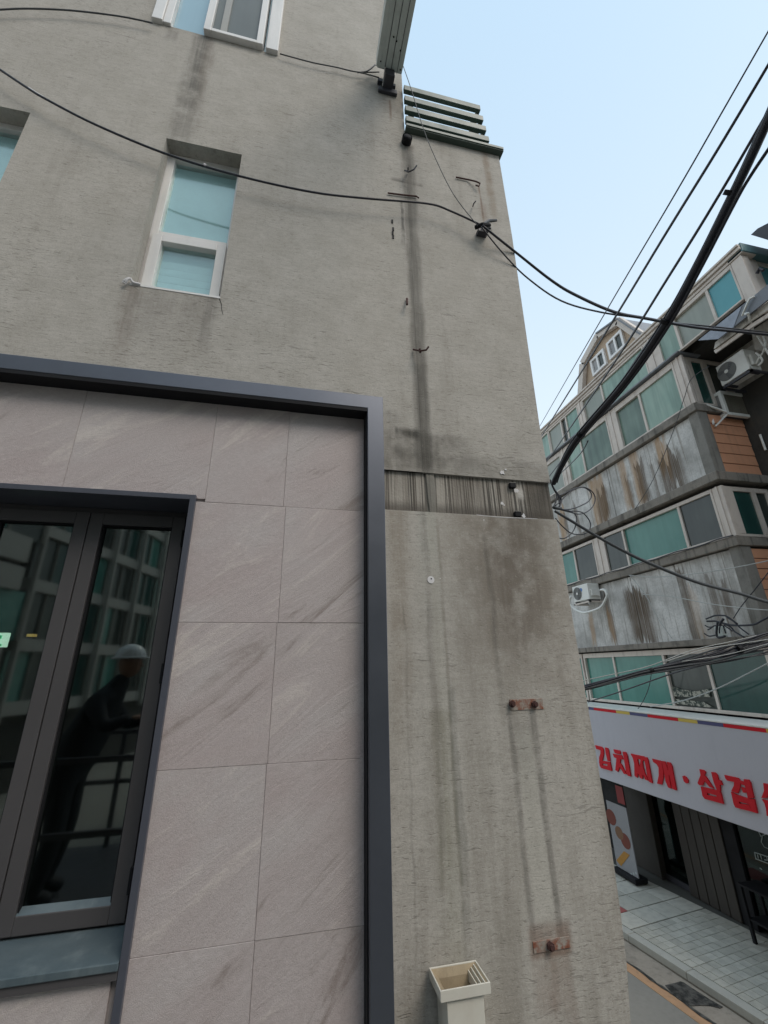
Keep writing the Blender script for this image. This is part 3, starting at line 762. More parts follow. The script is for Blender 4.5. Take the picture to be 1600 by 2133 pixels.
# timber/steel tie at the cable anchor
an = thing('cable_anchor', tuple(onY(1010, 468, 2.12)), 'dark cable clamp and insulator fixed near the corner where wires meet', 'cable clamp')
c = onY(1008, 470, 2.12)
MB().tube([onY(990, 474, 2.14), onY(1005, 468, 2.10), onY(1020, 470, 2.12)], .016, 8).build('clamp', M_black, an)
MB().tube([onY(1008, 466, 2.12), onY(1018, 460, 2.14), onY(1034, 459, 2.15)], [.010, .014, .010], 8).build('insulator', M_wireb, an)
MB().box(c.x-.03, c.x+.05, 2.15, 2.199, c.z-.02, c.z+.012).build('anchor_plate', M_steel, an)
MB().tube([onY(1014, 474, 2.12), onY(1021, 476, 2.12), onY(1020, 468, 2.13)], .009, 8).build('shackle', M_wireb, an)

# ---- white pvc hopper
hp = thing('rainwater_hopper', (.73, 2.1, -1.9), 'cream plastic rainwater hopper head open at the top, at the foot of the wall', 'hopper')
hx0, hx1, hy0, hy1, ht, hb = .640, .845, 2.045, 2.185, -1.150, -1.185
def ring(mb, x0, x1, y0, y1, z0, z1, t):
    mb.box(x0, x1, y0, y0+t, z0, z1).box(x0, x1, y1-t, y1, z0, z1).box(x0, x0+t, y0+t, y1-t, z0, z1).box(x1-t, x1, y0+t, y1-t, z0, z1); return mb
ring(MB(), hx0, hx1, hy0, hy1, hb, ht, .006).build('rim', M_pvc, hp, bevel=.002)
ring(MB(), hx0+.028, hx1-.028, hy0+.010, hy1-.006, -1.9, hb+.0, .005).build('pipe', M_pvc, hp, bevel=.002)
mb = MB(); mb.add([(hx0+.006, hy0+.006, ht-.004), (hx1-.006, hy0+.006, ht-.004), (hx1-.006, hy1-.006, ht-.004), (hx0+.006, hy1-.006, ht-.004),
   (hx0+.036, hy0+.018, hb+.003), (hx1-.036, hy0+.018, hb+.003), (hx1-.036, hy1-.014, hb+.003), (hx0+.036, hy1-.014, hb+.003),
   (hx0+.036, hy0+.018, hb-.2), (hx1-.036, hy0+.018, hb-.2), (hx1-.036, hy1-.014, hb-.2), (hx0+.036, hy1-.014, hb-.2)],
   [(0,1,5,4),(1,2,6,5),(2,3,7,6),(3,0,4,7),(4,5,9,8),(5,6,10,9),(6,7,11,10),(7,4,8,11),(8,9,10,11)])
mb.build('lining', M_pvcd, hp)
for k in range(3):
    MB().box(hx1-.018-.012*k, hx1-.014-.012*k, hy0+.012, hy1-.012, hb-.005-.008*k, ht-.006-.008*k).build('rib', M_pvc, hp)

# ------------------------------------------------------------------ cables
def cable(name, pts, A, B, r, label, group, mat=M_wire, cat='cable', parent=None, n=8, taper=None):
    P = [onV(px, py, A, B) for px, py in pts]
    P = smooth_path(P, 6)
    rr = r if taper is None else [r+(taper-r)*i/(len(P)-1) for i in range(len(P))]
    mb = MB().tube(P, rr, n)
    if parent is not None: return mb.build(name, mat, parent, smooth=True)
    return mb.build(name, mat, smooth=True, label=label, cat=cat, group=group)
GW = 'wires strung along and off the stucco wall'; GO = 'overhead wires crossing the sky'
cable('cable', [(-80,90),(0,145),(60,185),(95,206),(200,260),(350,322),(500,367),(650,400),(760,413),(890,424),(940,440),(1005,470)], (-3, 2.13), (1.4, 2.12), .0075, 'black cable sagging across the stucco wall past the small white window', GW)
MB().tube([onY(60, 184, 2.13), onY(75, 194, 2.13), onY(92, 204, 2.13)], .009, 6).build('cable_splice', M_caulk, label='pale taped splice on the black cable near the left edge', cat='cable splice')
MB().tube([onY(425, 343, 2.12), onY(429, 345, 2.12)], .0095, 6).build('cable_tag', M_caulk, label='tiny white tape on the black cable over the small window', cat='tape')
cable('cable', [(1005,470),(1080,530),(1150,585),(1200,615),(1280,650),(1350,664),(1450,682),(1530,690),(1600,697),(1700,706)], (1.37, 2.12), (7.6, 4.0), .0085, 'thick dark cable leaving the wall clamp and crossing to the right building', GO, taper=.02)
cable('cable', [(1002,472),(1050,530),(1100,580),(1170,627),(1250,650),(1330,662),(1400,672),(1480,680),(1600,692),(1700,700)], (1.37, 2.13), (7.6, 4.1), .005, 'thinner cable sagging below the thick one from the wall clamp', GO, taper=.011)
cable('wire', [(838,132),(858,190),(880,262),(905,325),(945,405),(995,470)], (.73, 2.05), (1.37, 2.12), .003, 'thin grey wire slanting from the metal arm down to the wall clamp', GW, mat=M_wireb, cat='wire')
cable('wire', [(-60,22),(0,20),(60,18),(150,22),(250,34),(318,48)], (-4, 2.16), (0, 2.16), .006, 'thin dark wire bowing along the wall at the top left', GW, mat=M_wireb, cat='wire')
cable('wire', [(583,112),(650,130),(700,140),(745,150),(790,150)], (-1, 2.17), (1, 2.17), .005, 'thin wire from the top window to the metal arm bracket', GW, mat=M_wireb, cat='wire')
cable('wire', [(745,151),(765,148),(782,135)], (-1, 2.15), (1, 2.15), .006, 'short twisted wire end beside the metal arm bracket', GW, mat=M_wireb, cat='wire')
cable('wire', [(745,150),(770,156),(790,162)], (-1, 2.15), (1, 2.15), .005, 'second short wire end tucked under the metal arm bracket', GW, mat=M_wireb, cat='wire')
# heavy aerial bundle from the corner towards the viewer's right
A = (1.64, 2.32)
pB = ray(1540, 380)*1.5; B = (pB.x, pB.y)
hb_ = thing('aerial_cable', tuple(onV(1160, 1000, A, B)), 'very thick black aerial cable rising from the wall corner across the sky', 'cable', GO)
cable('core', [(1153,1008),(1163,985),(1200,918),(1300,800),(1388,672),(1450,560),(1520,420),(1560,338),(1600,250),(1640,160)], A, B, .0145, None, None, parent=hb_, n=12)
cable('lashed_strand', [(1160,1005),(1172,975),(1212,912),(1312,795),(1398,672),(1460,560),(1530,425),(1560,372),(1600,312),(1650,240)], A, B, .0055, None, None, parent=hb_)
cable('lashed_strand', [(1151,1002),(1160,982),(1195,914),(1294,796),(1382,667),(1444,557),(1514,417),(1554,333),(1594,244),(1634,154)], A, B, .006, None, None, parent=hb_)
for (px, py) in ((1388, 670), (1523, 402), (1210, 905)):
    c = onV(px, py, A, B); d = (onV(px+8, py-16, A, B)-c).normalized()
    MB().tube([c-d*.008, c+d*.008], .024, 12).build('lashing_clamp', M_black, hb_)
A2, B2 = (4.4, 6.1), (1.5, .5)
cable('wire', [(1122,892),(1250,670),(1400,415),(1500,241),(1600,66),(1650,-20)], A2, B2, .005, 'thinnest of the wires fanning across the sky, leftmost one', GO, taper=.0022, cat='wire')
cable('wire', [(1118,925),(1250,712),(1380,498),(1490,320),(1600,136),(1650,50)], A2, B2, .009, 'second wire from the left fanning across the sky', GO, taper=.0042, cat='wire')
cable('wire', [(1125,982),(1250,800),(1400,565),(1500,403),(1600,232),(1640,165)], A2, B2, .009, 'third wire across the sky, just left of the thick cable', GO, taper=.0042, cat='wire')
cable('wire', [(1138,1000),(1250,855),(1340,728),(1430,598),(1490,500)], A2, B2, .009, 'wire hugging the thick aerial cable on its left side', GO, taper=.005, cat='wire')
cable('wire', [(1140,1012),(1200,955),(1225,918)], A2, B2, .007, 'short wire beside the corner below the fanned wires', GO, cat='wire')
# corner hook, coils and the down-going service cable
z4 = lambda u, v: (1120+u/8.89, 960+v/8.89)
Ac, Bc = (1.60, 2.26), (2.2, 2.34)
ck = thing('cable_coil', tuple(onV(1158, 1058, Ac, Bc)), 'loops of spare black cable tied at the building corner', 'cable coil')
for pts, r in (([(330,830),(430,740),(560,610),(700,520),(830,490),(930,530),(990,600),(990,680),(930,760),(820,820),(700,870),(560,900),(400,890)], .0038),
               ([(420,640),(560,570),(700,505),(850,485),(960,530),(1040,610),(1065,720),(1030,830),(950,920),(850,970),(740,985),(600,950),(400,900)], .0036),
               ([(400,890),(560,930),(700,930),(830,960),(930,1060),(980,1170),(960,1270),(880,1345),(770,1365),(620,1340),(500,1250),(400,1150),(330,1060)], .0036),
               ([(560,930),(660,960),(720,1040),(715,1150),(680,1260),(620,1350),(530,1420),(450,1440),(390,1425)], .0036),
               ([(230,350),(260,430),(330,570),(400,650),(432,720),(425,790),(400,850)], .0062),
               ([(270,450),(345,590),(352,680),(335,760),(305,840)], .0045),
               ([(300,520),(370,610),(395,700),(405,800)], .005),
               ([(330,880),(420,895),(520,915),(620,945)], .007)):
    cable('loop', [z4(*p) for p in pts], Ac, Bc, r, None, None, parent=ck)
cable('hook', [z4(290, 850), z4(330, 870), z4(400, 880), z4(430, 885)], Ac, Bc, .012, None, None, mat=M_wireb, parent=ck)
cable('cable', [z4(320, 930), (1195,1088), (1240,1115),(1300,1148),(1350,1172),(1450,1212),(1540,1236),(1600,1254),(1700,1275)], (1.62, 2.26), (3.4, 2.35), .0085, 'dark service cable running from the coil down to the right edge', 'cables crossing in front of the right building', mat=M_wireb, taper=.013)
# black cable bundle low on the right
A3, B3 = (2.15, 3.05), (3.6, 2.5)
bn = thing('cable_bundle', tuple(onV(1220, 1430, A3, B3)), 'sagging bundle of black cables crossing the lower windows of the right building', 'cable bundle')
base = [(1205,1436),(1225,1431),(1280,1417),(1340,1401),(1400,1389),(1480,1372),(1540,1355),(1600,1338),(1660,1322)]
for k in range(13):
    t = k/12-.5; ph = random.uniform(0, 6.28)
    pts = []
    for i, (px, py) in enumerate(base):
        w = 7+max(0, px-1350)/250*36
        pts.append((px, py+t*w+3.0*math.sin(ph+i*1.3)*(0.6 if px < 1360 else 1.1)))
    cable('strand', pts, (A3[0]+.01*math.sin(k*3), A3[1]+.01*math.cos(k*5)), B3, random.choice((.005, .006, .0075)), None, None, parent=bn, mat=M_wire if k % 4 else M_wireb, n=6)
for (px, py, r) in ((1357, 1396, .017), (1540, 1352, .03)):
    c = onV(px, py, A3, B3); MB().tube([c+Vector((-.012, .003, -.003)), c+Vector((.012, -.003, .003))], r, 10).build('tie', M_black, bn)
cable('messenger_wire', [(1205,1420),(1260,1408),(1350,1388),(1440,1355),(1530,1335),(1600,1318),(1660,1303)], A3, B3, .0028, None, None, mat=M_wirew, parent=bn)
cable('messenger_wire', [(1380,1380),(1470,1352),(1540,1341),(1600,1332),(1660,1322)], A3, (3.6, 2.48), .003, None, None, mat=M_wirew, parent=bn)
cable('messenger_wire', [(1420,1378),(1500,1366),(1545,1356),(1600,1341),(1660,1325)], A3, (3.6, 2.46), .0026, None, None, mat=M_wirew, parent=bn)
GR_ = 'loose wires in front of the right building'
FA, FB = (7.45, 12), (7.45, 4)
cable('wire', [(1226,1462),(1300,1438),(1400,1403),(1470,1384),(1520,1368)], (7.0, 11), (6.0, 4.6), .012, 'dark wire slanting over the lower windows beneath the bundle', GR_, cat='wire')
cable('wire', [(1355,1472),(1420,1460),(1490,1436),(1560,1402),(1610,1376)], FA, FB, .010, 'white wire sloping up to the right over the lower window', GR_, mat=M_wirew, cat='wire')
cable('wire', [(1310,1198),(1360,1202),(1430,1197),(1520,1184),(1610,1166)], FA, FB, .008, 'pale wire across the middle parapet of the right building', GR_, mat=M_wirew, cat='wire')
cable('wire', [(1340,1238),(1400,1243),(1480,1258),(1560,1268),(1620,1272)], FA, FB, .008, 'faint pale wire lower across the same parapet', GR_, mat=M_wirew, cat='wire')
cable('wire', [(1312,1198),(1345,1240),(1372,1290),(1400,1330)], FA, FB, .007, 'thin pale wire hanging down the stained parapet', GR_, mat=M_wirew, cat='wire')
cable('wire', [(1604,1188),(1575,1225),(1545,1262),(1528,1288)], FA, FB, .008, 'thin dark wire slanting down to the wire tangle', GR_, cat='wire')
cable('wire', [(1357,1402),(1352,1430),(1340,1460),(1322,1486)], FA, FB, .007, 'thin dark wire hanging from the bundle to the sign', GR_, cat='wire')
cable('wire', [(1478,762),(1440,790),(1425,830),(1400,905),(1360,1000),(1322,1062)], FA, (7.45, 5), .006, 'thin wire looping down over the upper parapet', GR_, mat=M_wireb, cat='wire')
tg = thing('wire_tangle', tuple(onX(1505, 1295, 7.5)), 'tangle of dark wires with a grey junction box on the ledge', 'wire tangle')
z6 = lambda u, v: (1480+u/10.66, 1250+v/10.66)
for pts, r in (([(-80,470),(0,470),(120,470),(300,520),(500,560),(800,560),(1000,530),(1150,450),(1280,380),(1500,250)], .016),
               ([(-100,420),(0,380),(100,345),(250,340),(380,370),(600,530)], .014), ([(-60,660),(0,630),(90,570),(250,560)], .012),
               ([(160,500),(140,620),(135,760),(180,830),(330,800)], .020), ([(230,520),(200,640),(200,740)], .012), ([(280,560),(310,650),(340,740)], .012),
               ([(300,530),(450,600),(540,700),(760,830)], .014), ([(290,420),(240,480),(200,560)], .022), ([(300,560),(420,640),(480,690)], .012),
               ([(-140,740),(-60,790),(0,800),(120,775)], .012), ([(-120,560),(-40,600),(60,590)], .011), ([(360,380),(520,480),(640,600),(850,760)], .013)):
    cable('strand', [z6(*p) for p in pts], FA, FB, r, None, None, parent=tg, n=6)
a = onX(*z6(240, 700), 7.62); MB().box(7.56, 7.66, a.y-.07, a.y+.07, a.z-.09, a.z+.09).build('junction_box', M_beam, tg, bevel=.006)

# ------------------------------------------------------------------ apartment building on the right
XR = 7.8; YC = 5.82
apt = thing('apartment_building', (9, 12, -H), 'old apartment building with teal ribbon windows and rust streaked grey parapets', 'building')
YE = 20
def yX(px, py, X=XR): return onX(px, py, X).y
# cores
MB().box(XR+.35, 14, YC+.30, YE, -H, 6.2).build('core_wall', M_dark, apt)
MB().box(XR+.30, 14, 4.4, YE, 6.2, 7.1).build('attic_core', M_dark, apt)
def parapet(z0, z1, zl, name):
    yy = YC+.21; k = 0
    # board-marked concrete panels
    while yy < YE:
        w = 1.24
        MB().box(XR+.02+.004*(k % 2), XR+.3, yy+.005, min(yy+w, YE)-.005, z0, z1).build('parapet_panel', M_panel, apt, bevel=.006); yy += w; k += 1
    MB().box(XR-.015, XR+.23, YC-.0, YC+.208, z0-.01, z1+.02).build('corner_post', M_col, apt, bevel=.01)
    MB().box(XR-.07, XR+.30, YC-.03, YE, z1+.02, zl).build('ledge', M_oldmetal, apt, bevel=.012)
    MB().box(XR+.301, 8.95, YC-.02, YC+.3, z1+.03, zl-.002).build('side_ledge', M_oldmetal, apt, bevel=.012)
def slab(z0, z1):
    MB().box(XR-.10, 9.1, YC-.06, YE, z0, z1).build('floor_slab', M_oldmetal, apt, bevel=.012)
# levels: (window bottom, window top)
F2 = (-.88, .27); F3 = (2.14, 3.13); F4 = (4.95, 6.14); F5 = (6.22, 7.08)
slab(.30, .42); parapet(.42, 1.93, 2.12, 'a')
MB().tube(smooth_path([(XR-.085, YC+.3*k, 2.135+.012*math.sin(k*1.9)) for k in range(30)]), .012, 6).build('ledge_cable', M_wire, apt)
slab(3.22, 3.40); parapet(3.40, 4.74, 4.93, 'b')
MB().box(XR-.10, XR+.5, YC-.05, YE, 6.165, 6.205).build('eave_flashing', M_roofsheet, apt, bevel=.006)
# -- window runs
def window(ya, yb, z0, z1, pans, X=XR, frame=M_oldwhite, fw=.045, head=.0):
    """pans: list of (y_end, material) from ya on (increasing y); one bay = one window with its panes"""
    mb = MB().box(X-.012, X+.07, ya, ya+fw, z0, z1).box(X-.012, X+.07, yb-fw, yb, z0, z1).box(X-.012, X+.07, ya+fw, yb-fw, z1-fw-head, z1).box(X-.012, X+.07, ya+fw, yb-fw, z0, z0+fw)
    w = mb.build('window', frame, apt, bevel=.006)
    y = ya+fw
    for i, (ye2, m_) in enumerate(pans):
        ee = min(ye2, yb-fw)
        last = i == len(pans)-1
        if last: ee = yb-fw
        xo = X+.028+(.022 if i % 2 else 0)
        MB().box(xo, xo+.008, y, ee-(0 if last else .001), z0+fw, z1-fw-head).build('pane', m_, w)
        if not last:
            MB().box(X-.004, X+.05, ee-.028, ee+.028, z0+fw+.001, z1-fw-head-.001).build('mullion', frame, w, bevel=.004)
        y = ee
    return w
def pier(ya, yb, z0, z1, X=XR):
    MB().box(X-.004, X+.06, ya+.001, yb-.001, z0, z1).build('window_pier', M_oldwhite, apt, bevel=.006)
    MB().box(X-.02, X-.005, (ya+yb)/2-.02, (ya+yb)/2+.02, z0, z1).build('pier_rib', M_oldwhite, apt)
# F4
a0 = YC+.10
pier(YC-.02, a0+.10, *F4)
yA = yX(1327, 812); yB = yX(1262, 860); yB1 = yX(1282, 860)+.03; yC1 = yX(1203, 895); yD = yX(1173, 915); yE_ = yX(1155, 930)
window(a0+.10, yB1, *F4, [(yA, M_t1), (99, M_t7)], head=.10)
pier(yB1, yB+.02, *F4)
window(yB+.02, yD, *F4, [(yC1, M_t7), (99, M_t1)], head=.10)
pier(yD, yD+.25, *F4)
window(yD+.25, yD+3.2, *F4, [(yD+1.3, M_t5), (yD+2.2, M_t1), (99, M_t4)], head=.1)
window(yD+3.4, yD+6.0, *F4, [(yD+4.5, M_t1), (99, M_t7)], head=.1)
# F3
pier(YC+.0, YC+.20, *F3)
yA = yX(1410, 1050); yB = yX(1294, 1098); yP1 = yX(1254, 1120); yP2 = yX(1236, 1128); yC1 = yX(1194, 1145)
window(YC+.20, yP1, *F3, [(yA, M_t4), (yB, M_t2), (99, M_t4)], head=.03)
pier(yP1, yP2, *F3)
window(yP2, yC1+1.0, *F3, [(yC1, M_t4), (99, M_t2)], head=.03)
pier(yC1+1.0, yC1+1.25, *F3)
window(yC1+1.25, yC1+4.5, *F3, [(yC1+2.3, M_t4), (yC1+3.4, M_t2), (99, M_t4)], head=.03)
window(yC1+4.6, yC1+7.5, *F3, [(yC1+6, M_t2), (99, M_t4)], head=.03)
# F2 (runs past the upper corner)
yA = yX(1600, 1380)-.05; yB = yX(1465, 1350); yC1 = yX(1275, 1362); yD = yX(1226, 1372)
w2 = window(3.4, yA, *F2, [(4.6, M_t3), (99, M_t3)], fw=.06, head=.05)
w2 = window(yA+.002, yD+.2, *F2, [(yB, M_t3), (yX(1388, 1400), M_t4), (yC1, M_t2), (99, M_t2)], fw=.06, head=.05)
window(yD+.25, 16, *F2, [(12.5, M_t2), (14, M_t3), (99, M_t2)], fw=.06, head=.05)
MB().box(XR+.3, 14, 3.4, YE, -H, .3).build('lower_core', M_void, apt)
MB().box(XR-.10, 9.1, 3.4, YC-.062, .30, .42).build('floor_slab', M_oldmetal, apt, bevel=.012)
# torn sticker patch on the lower glass
q = N('peeling_sticker'); n1 = q.noise(q.pos()[0], 14, 5, .7)
M_stk = q.done(q.mix(q.ramp(n1, .45, .56), (.04, .055, .045), (.42, .40, .33)), .8)
a = onX(1396, 1430, XR+.02); b = onX(1478, 1457, XR+.02)
mb = MB(); pl = [onX(px, py, XR+.022) for px, py in ((1396,1428),(1420,1436),(1450,1440),(1478,1434),(1479,1452),(1440,1452),(1400,1450))]
mb.prism(pl, (.003, 0, 0)); mb.build('sticker_remnant', M_stk, w2)
mb = MB(); pl = [onX(px, py, XR+.022) for px, py in ((1396,1455),(1425,1458),(1465,1462),(1486,1474),(1470,1473),(1430,1468),(1405,1466))]
mb.prism(pl, (.003, 0, 0)); mb.build('sticker_remnant', M_stk, w2)
# F5 attic storey
def yT(px, py): return yX(px, py)
y0_ = 4.22
window(4.40, yX(1370, 700)+.06, *F5, [(yX(1472, 610), M_t6), (yX(1400, 662), M_t5), (99, M_t1)], fw=.035, head=.05)
pier(yX(1370, 700)+.06, yX(1345, 722)+.08, *F5)
window(yX(1345, 722)+.08, yX(1211, 835), *F5, [(yX(1250, 801), M_t1), (99, M_t5)], fw=.035, head=.02)
pier(yX(1211, 835), yX(1201, 842), *F5)
window(yX(1201, 842), yX(1143, 893)+.05, *F5, [(yX(1176, 862), M_t1), (yX(1166, 872), M_t4), (99, M_t5)], fw=.035, head=.02)
window(yX(1143, 893)+.07, 15, *F5, [(12.5, M_t1), (99, M_t5)], fw=.035, head=.02)
MB().box(XR-.01, XR+.16, 4.20, 4.398, 6.12, 7.08).build('corner_pier', M_oldwhite, apt, bevel=.008)
for i, (z0, z1, xo) in enumerate(((7.085, 7.15, .03), (7.155, 7.22, .07), (7.225, 7.27, .10))):
    MB().box(XR-xo, XR+.3, 4.15, YE, z0, z1).build('gutter_moulding', M_oldwhite, apt, bevel=.008)
MB().box(XR-.03, 9.6, 4.13, 4.42, 7.10, 7.30).build('side_fascia', paint('teal_grey_fascia', (.10, .19, .20), .4), apt, bevel=.006)
MB().box(XR+.001, 13, 4.15, YE, 7.275, 7.30).build('roof_deck', M_roofsheet, apt)
# attic side window facing the viewer
MB().box(XR+.161, XR+.40, 4.24, 4.38, 5.9, 7.09).build('side_pier', M_oldwhite, apt, bevel=.006)
MB().box(XR+.40, 9.5, 4.30, 4.33, 5.95, 7.05).build('side_pane', M_t6, apt)
MB().box(XR+.40, 9.5, 4.26, 4.34, 7.03, 7.09).build('side_frame', M_oldwhite, apt)
a = onY(1577, 570, 4.2); MB().tube([a, a+Vector((0, -.06, .05)), a+Vector((.0, -.10, -.04))], .028, 10).build('vent_cowl', M_steel, apt)
# zinc lean-to sheet over the recess
def facet(name, pts, X, mat, t=.03):
    MB().prism([onX(a, b, X) for a, b in pts], (t, 0, 0)).build(name, mat, apt)
facet('lean_to_sheet', ((1454,709),(1545,636.5),(1528,681),(1496,706)), XR-.06, paint('sky_lit_zinc', (.33, .36, .42), .45, .3, 7, .2))  # paler, bluer copy of the zinc: skylight put into the colour
facet('lean_to_sheet', ((1545,636.5),(1600,592),(1650,550),(1650,585),(1583,637),(1528,681)), XR-.05, M_roofsheet)
facet('fascia_board', ((1490,713),(1530,682),(1585,640),(1650,588),(1650,612),(1566,668),(1487,727)), XR+.04, M_greywall)
facet('eave_gutter', ((1487,730),(1564,675),(1650,620),(1650,630),(1566,682),(1490,736)), XR+.08, M_oldwhite)
facet('hanging_panel', ((1565,690),(1650,632),(1650,712),(1600,735),(1572,728)), XR+.9, M_greywall)
MB().tube([onX(1546, 658, XR-.1), onX(1557, 632, XR-.1), onX(1562, 622, XR-.1), onX(1572, 618, XR-.08)], .018, 8).build('overflow_tube', M_acw, apt, smooth=True)
MB().tube([onX(1552, 654, XR-.1), onX(1558, 652, XR-.1), onX(1566, 680, XR+.2), onX(1572, 700, XR+.4)], .022, 8).build('overflow_tube', M_acw, apt, smooth=True)
# side (towards the viewer): orange siding, side windows
def siding(z0, z1, n, x0=8.03, x1=8.93):
    h = (z1-z0)/n
    for i in range(n):
        z = z0+h*i
        mb = MB().prism([(x0, YC+.035, z+.004), (x0, YC+.022, z+.010), (x0, YC+.030, z+h-.006), (x0, YC+.06, z+h-.004)], (x1-x0, 0, 0))
        mb.build('siding_board', M_orange, apt)
    MB().box(x0, x1, YC+.06, YC+.3, z0, z1).build('siding_backing', M_void, apt)
siding(3.41, 4.74, 6); siding(.43, 1.92, 8)
def side_window(z0, z1, bays):
    mb = MB()
    mb.box(XR+.06, 8.93, YC+.02, YC+.08, z1-.09, z1).box(XR+.06, 8.93, YC+.02, YC+.08, z0, z0+.05)
    for (a, b) in bays: mb.box(a, b, YC+.015, YC+.085, z0+.05, z1-.09)
    w = mb.build('side_window', M_oldwhite, apt, bevel=.005)
    for (a, b), m_ in zip(zip([b[1] for b in bays], [b[0] for b in bays[1:]]), (M_t3, M_t4, M_t3)):
        MB().box(a, b, YC+.05, YC+.056, z0+.05, z1-.09).build('pane', m_, w)
side_window(*F3, [(XR+.062, XR+.26), (8.50, 8.60), (8.85, 8.93)])
side_window(*F4, [(XR+.122, XR+.26), (8.34, 8.47), (8.80, 8.93)])
MB().box(XR+.08, 9.0, YC+.081, YC+.3, F4[0], F4[1]).build('side_backing', M_void, apt)
MB().box(XR+.08, 9.0, YC+.09, YC+.3, F3[0], F3[1]).build('side_backing', M_void, apt)
# recessed flank wall running towards the viewer
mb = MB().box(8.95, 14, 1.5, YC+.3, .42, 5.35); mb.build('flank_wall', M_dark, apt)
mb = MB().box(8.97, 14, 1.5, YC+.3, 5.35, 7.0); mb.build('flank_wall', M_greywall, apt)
MB().box(8.9, 8.97, 4.2, YC, 5.95, 6.05).build('flank_conduit', M_acw, apt)
MB().box(8.45, 8.94, YC-.5, YC+.02, 6.25, 6.33).build('boxed_gutter', M_greywall, apt)
# dark roof fragment top right
rp = [onX(px, py, XR+.2) for px, py in ((1564,489),(1578,476),(1605,462),(1640,442),(1640,520),(1600,500))]
MB().prism(rp, (1.5, 0, 0)).build('upper_roof', M_steel, apt)
# dormer
XD = 8.25
dm = MB(); Pd = [onX(px, py, XD) for px, py in ((1212,824),(1221,758),(1253,700),(1296,670),(1338,698),(1362,708))]
base_z = 7.3
P0 = [Vector((XD, Pd[0].y, base_z)), Vector((XD, Pd[1].y+.0, Pd[1].z)), Pd[2], Pd[3], Pd[4], Vector((XD, Pd[4].y-.25, base_z))]
dorm = MB().prism(P0, (2.2, 0, 0)).build('dormer', M_tan, apt)
for a, b in zip(P0, P0[1:]):
    off = Vector((-.10, 0, 0))
    MB().bar(a+off, b+off, .20, .12, up=(1, 0, 0)).build('barge_board', M_cream, dorm)
for a, b in ((P0[3], P0[4]), (P0[2], P0[3]), (P0[4], P0[5])):
    n_ = Vector((0, -(b-a).z, (b-a).y)).normalized()
    if n_.z < 0: n_ = -n_
    MB().prism([a+n_*.03+Vector((-.2, 0, 0)), b+n_*.03+Vector((-.2, 0, 0)), b+n_*.07+Vector((-.2, 0, 0)), a+n_*.07+Vector((-.2, 0, 0))], (2.6, 0, 0)).build('dormer_roof', M_roofsheet, dorm)
def dwin(c4):
    P_ = [onX(px, py, XD-.05) for px, py in c4]      # tl, tr, br, bl
    y0, y1 = sorted(((P_[0].y+P_[3].y)/2, (P_[1].y+P_[2].y)/2)); z1 = (P_[0].z+P_[1].z)/2; z0 = (P_[2].z+P_[3].z)/2
    f = .07
    MB().box(XD-.07, XD+.01, y0, y1, z0, z0+f).box(XD-.07, XD+.01, y0, y1, z1-f, z1).box(XD-.07, XD+.01, y0, y0+f, z0+f, z1-f).box(XD-.07, XD+.01, y1-f, y1, z0+f, z1-f).box(XD-.07, XD+.01, (y0+y1)/2-.03, (y0+y1)/2+.03, z0+f, z1-f).build('dormer_frame', paint('bright_white_frame', (.8, .78, .76), .4), dorm)
    MB().box(XD-.03, XD-.02, y0+f, (y0+y1)/2-.03, z0+f, z1-f).build('dormer_pane', M_t4, dorm)
    MB().box(XD-.03, XD-.02, (y0+y1)/2+.03, y1-f, z0+f, z1-f).build('dormer_pane', M_dg, dorm)
dwin(((1262,717),(1293,686),(1304,718),(1272,750)))
dwin(((1229,752),(1257,726),(1264,757),(1236,786)))

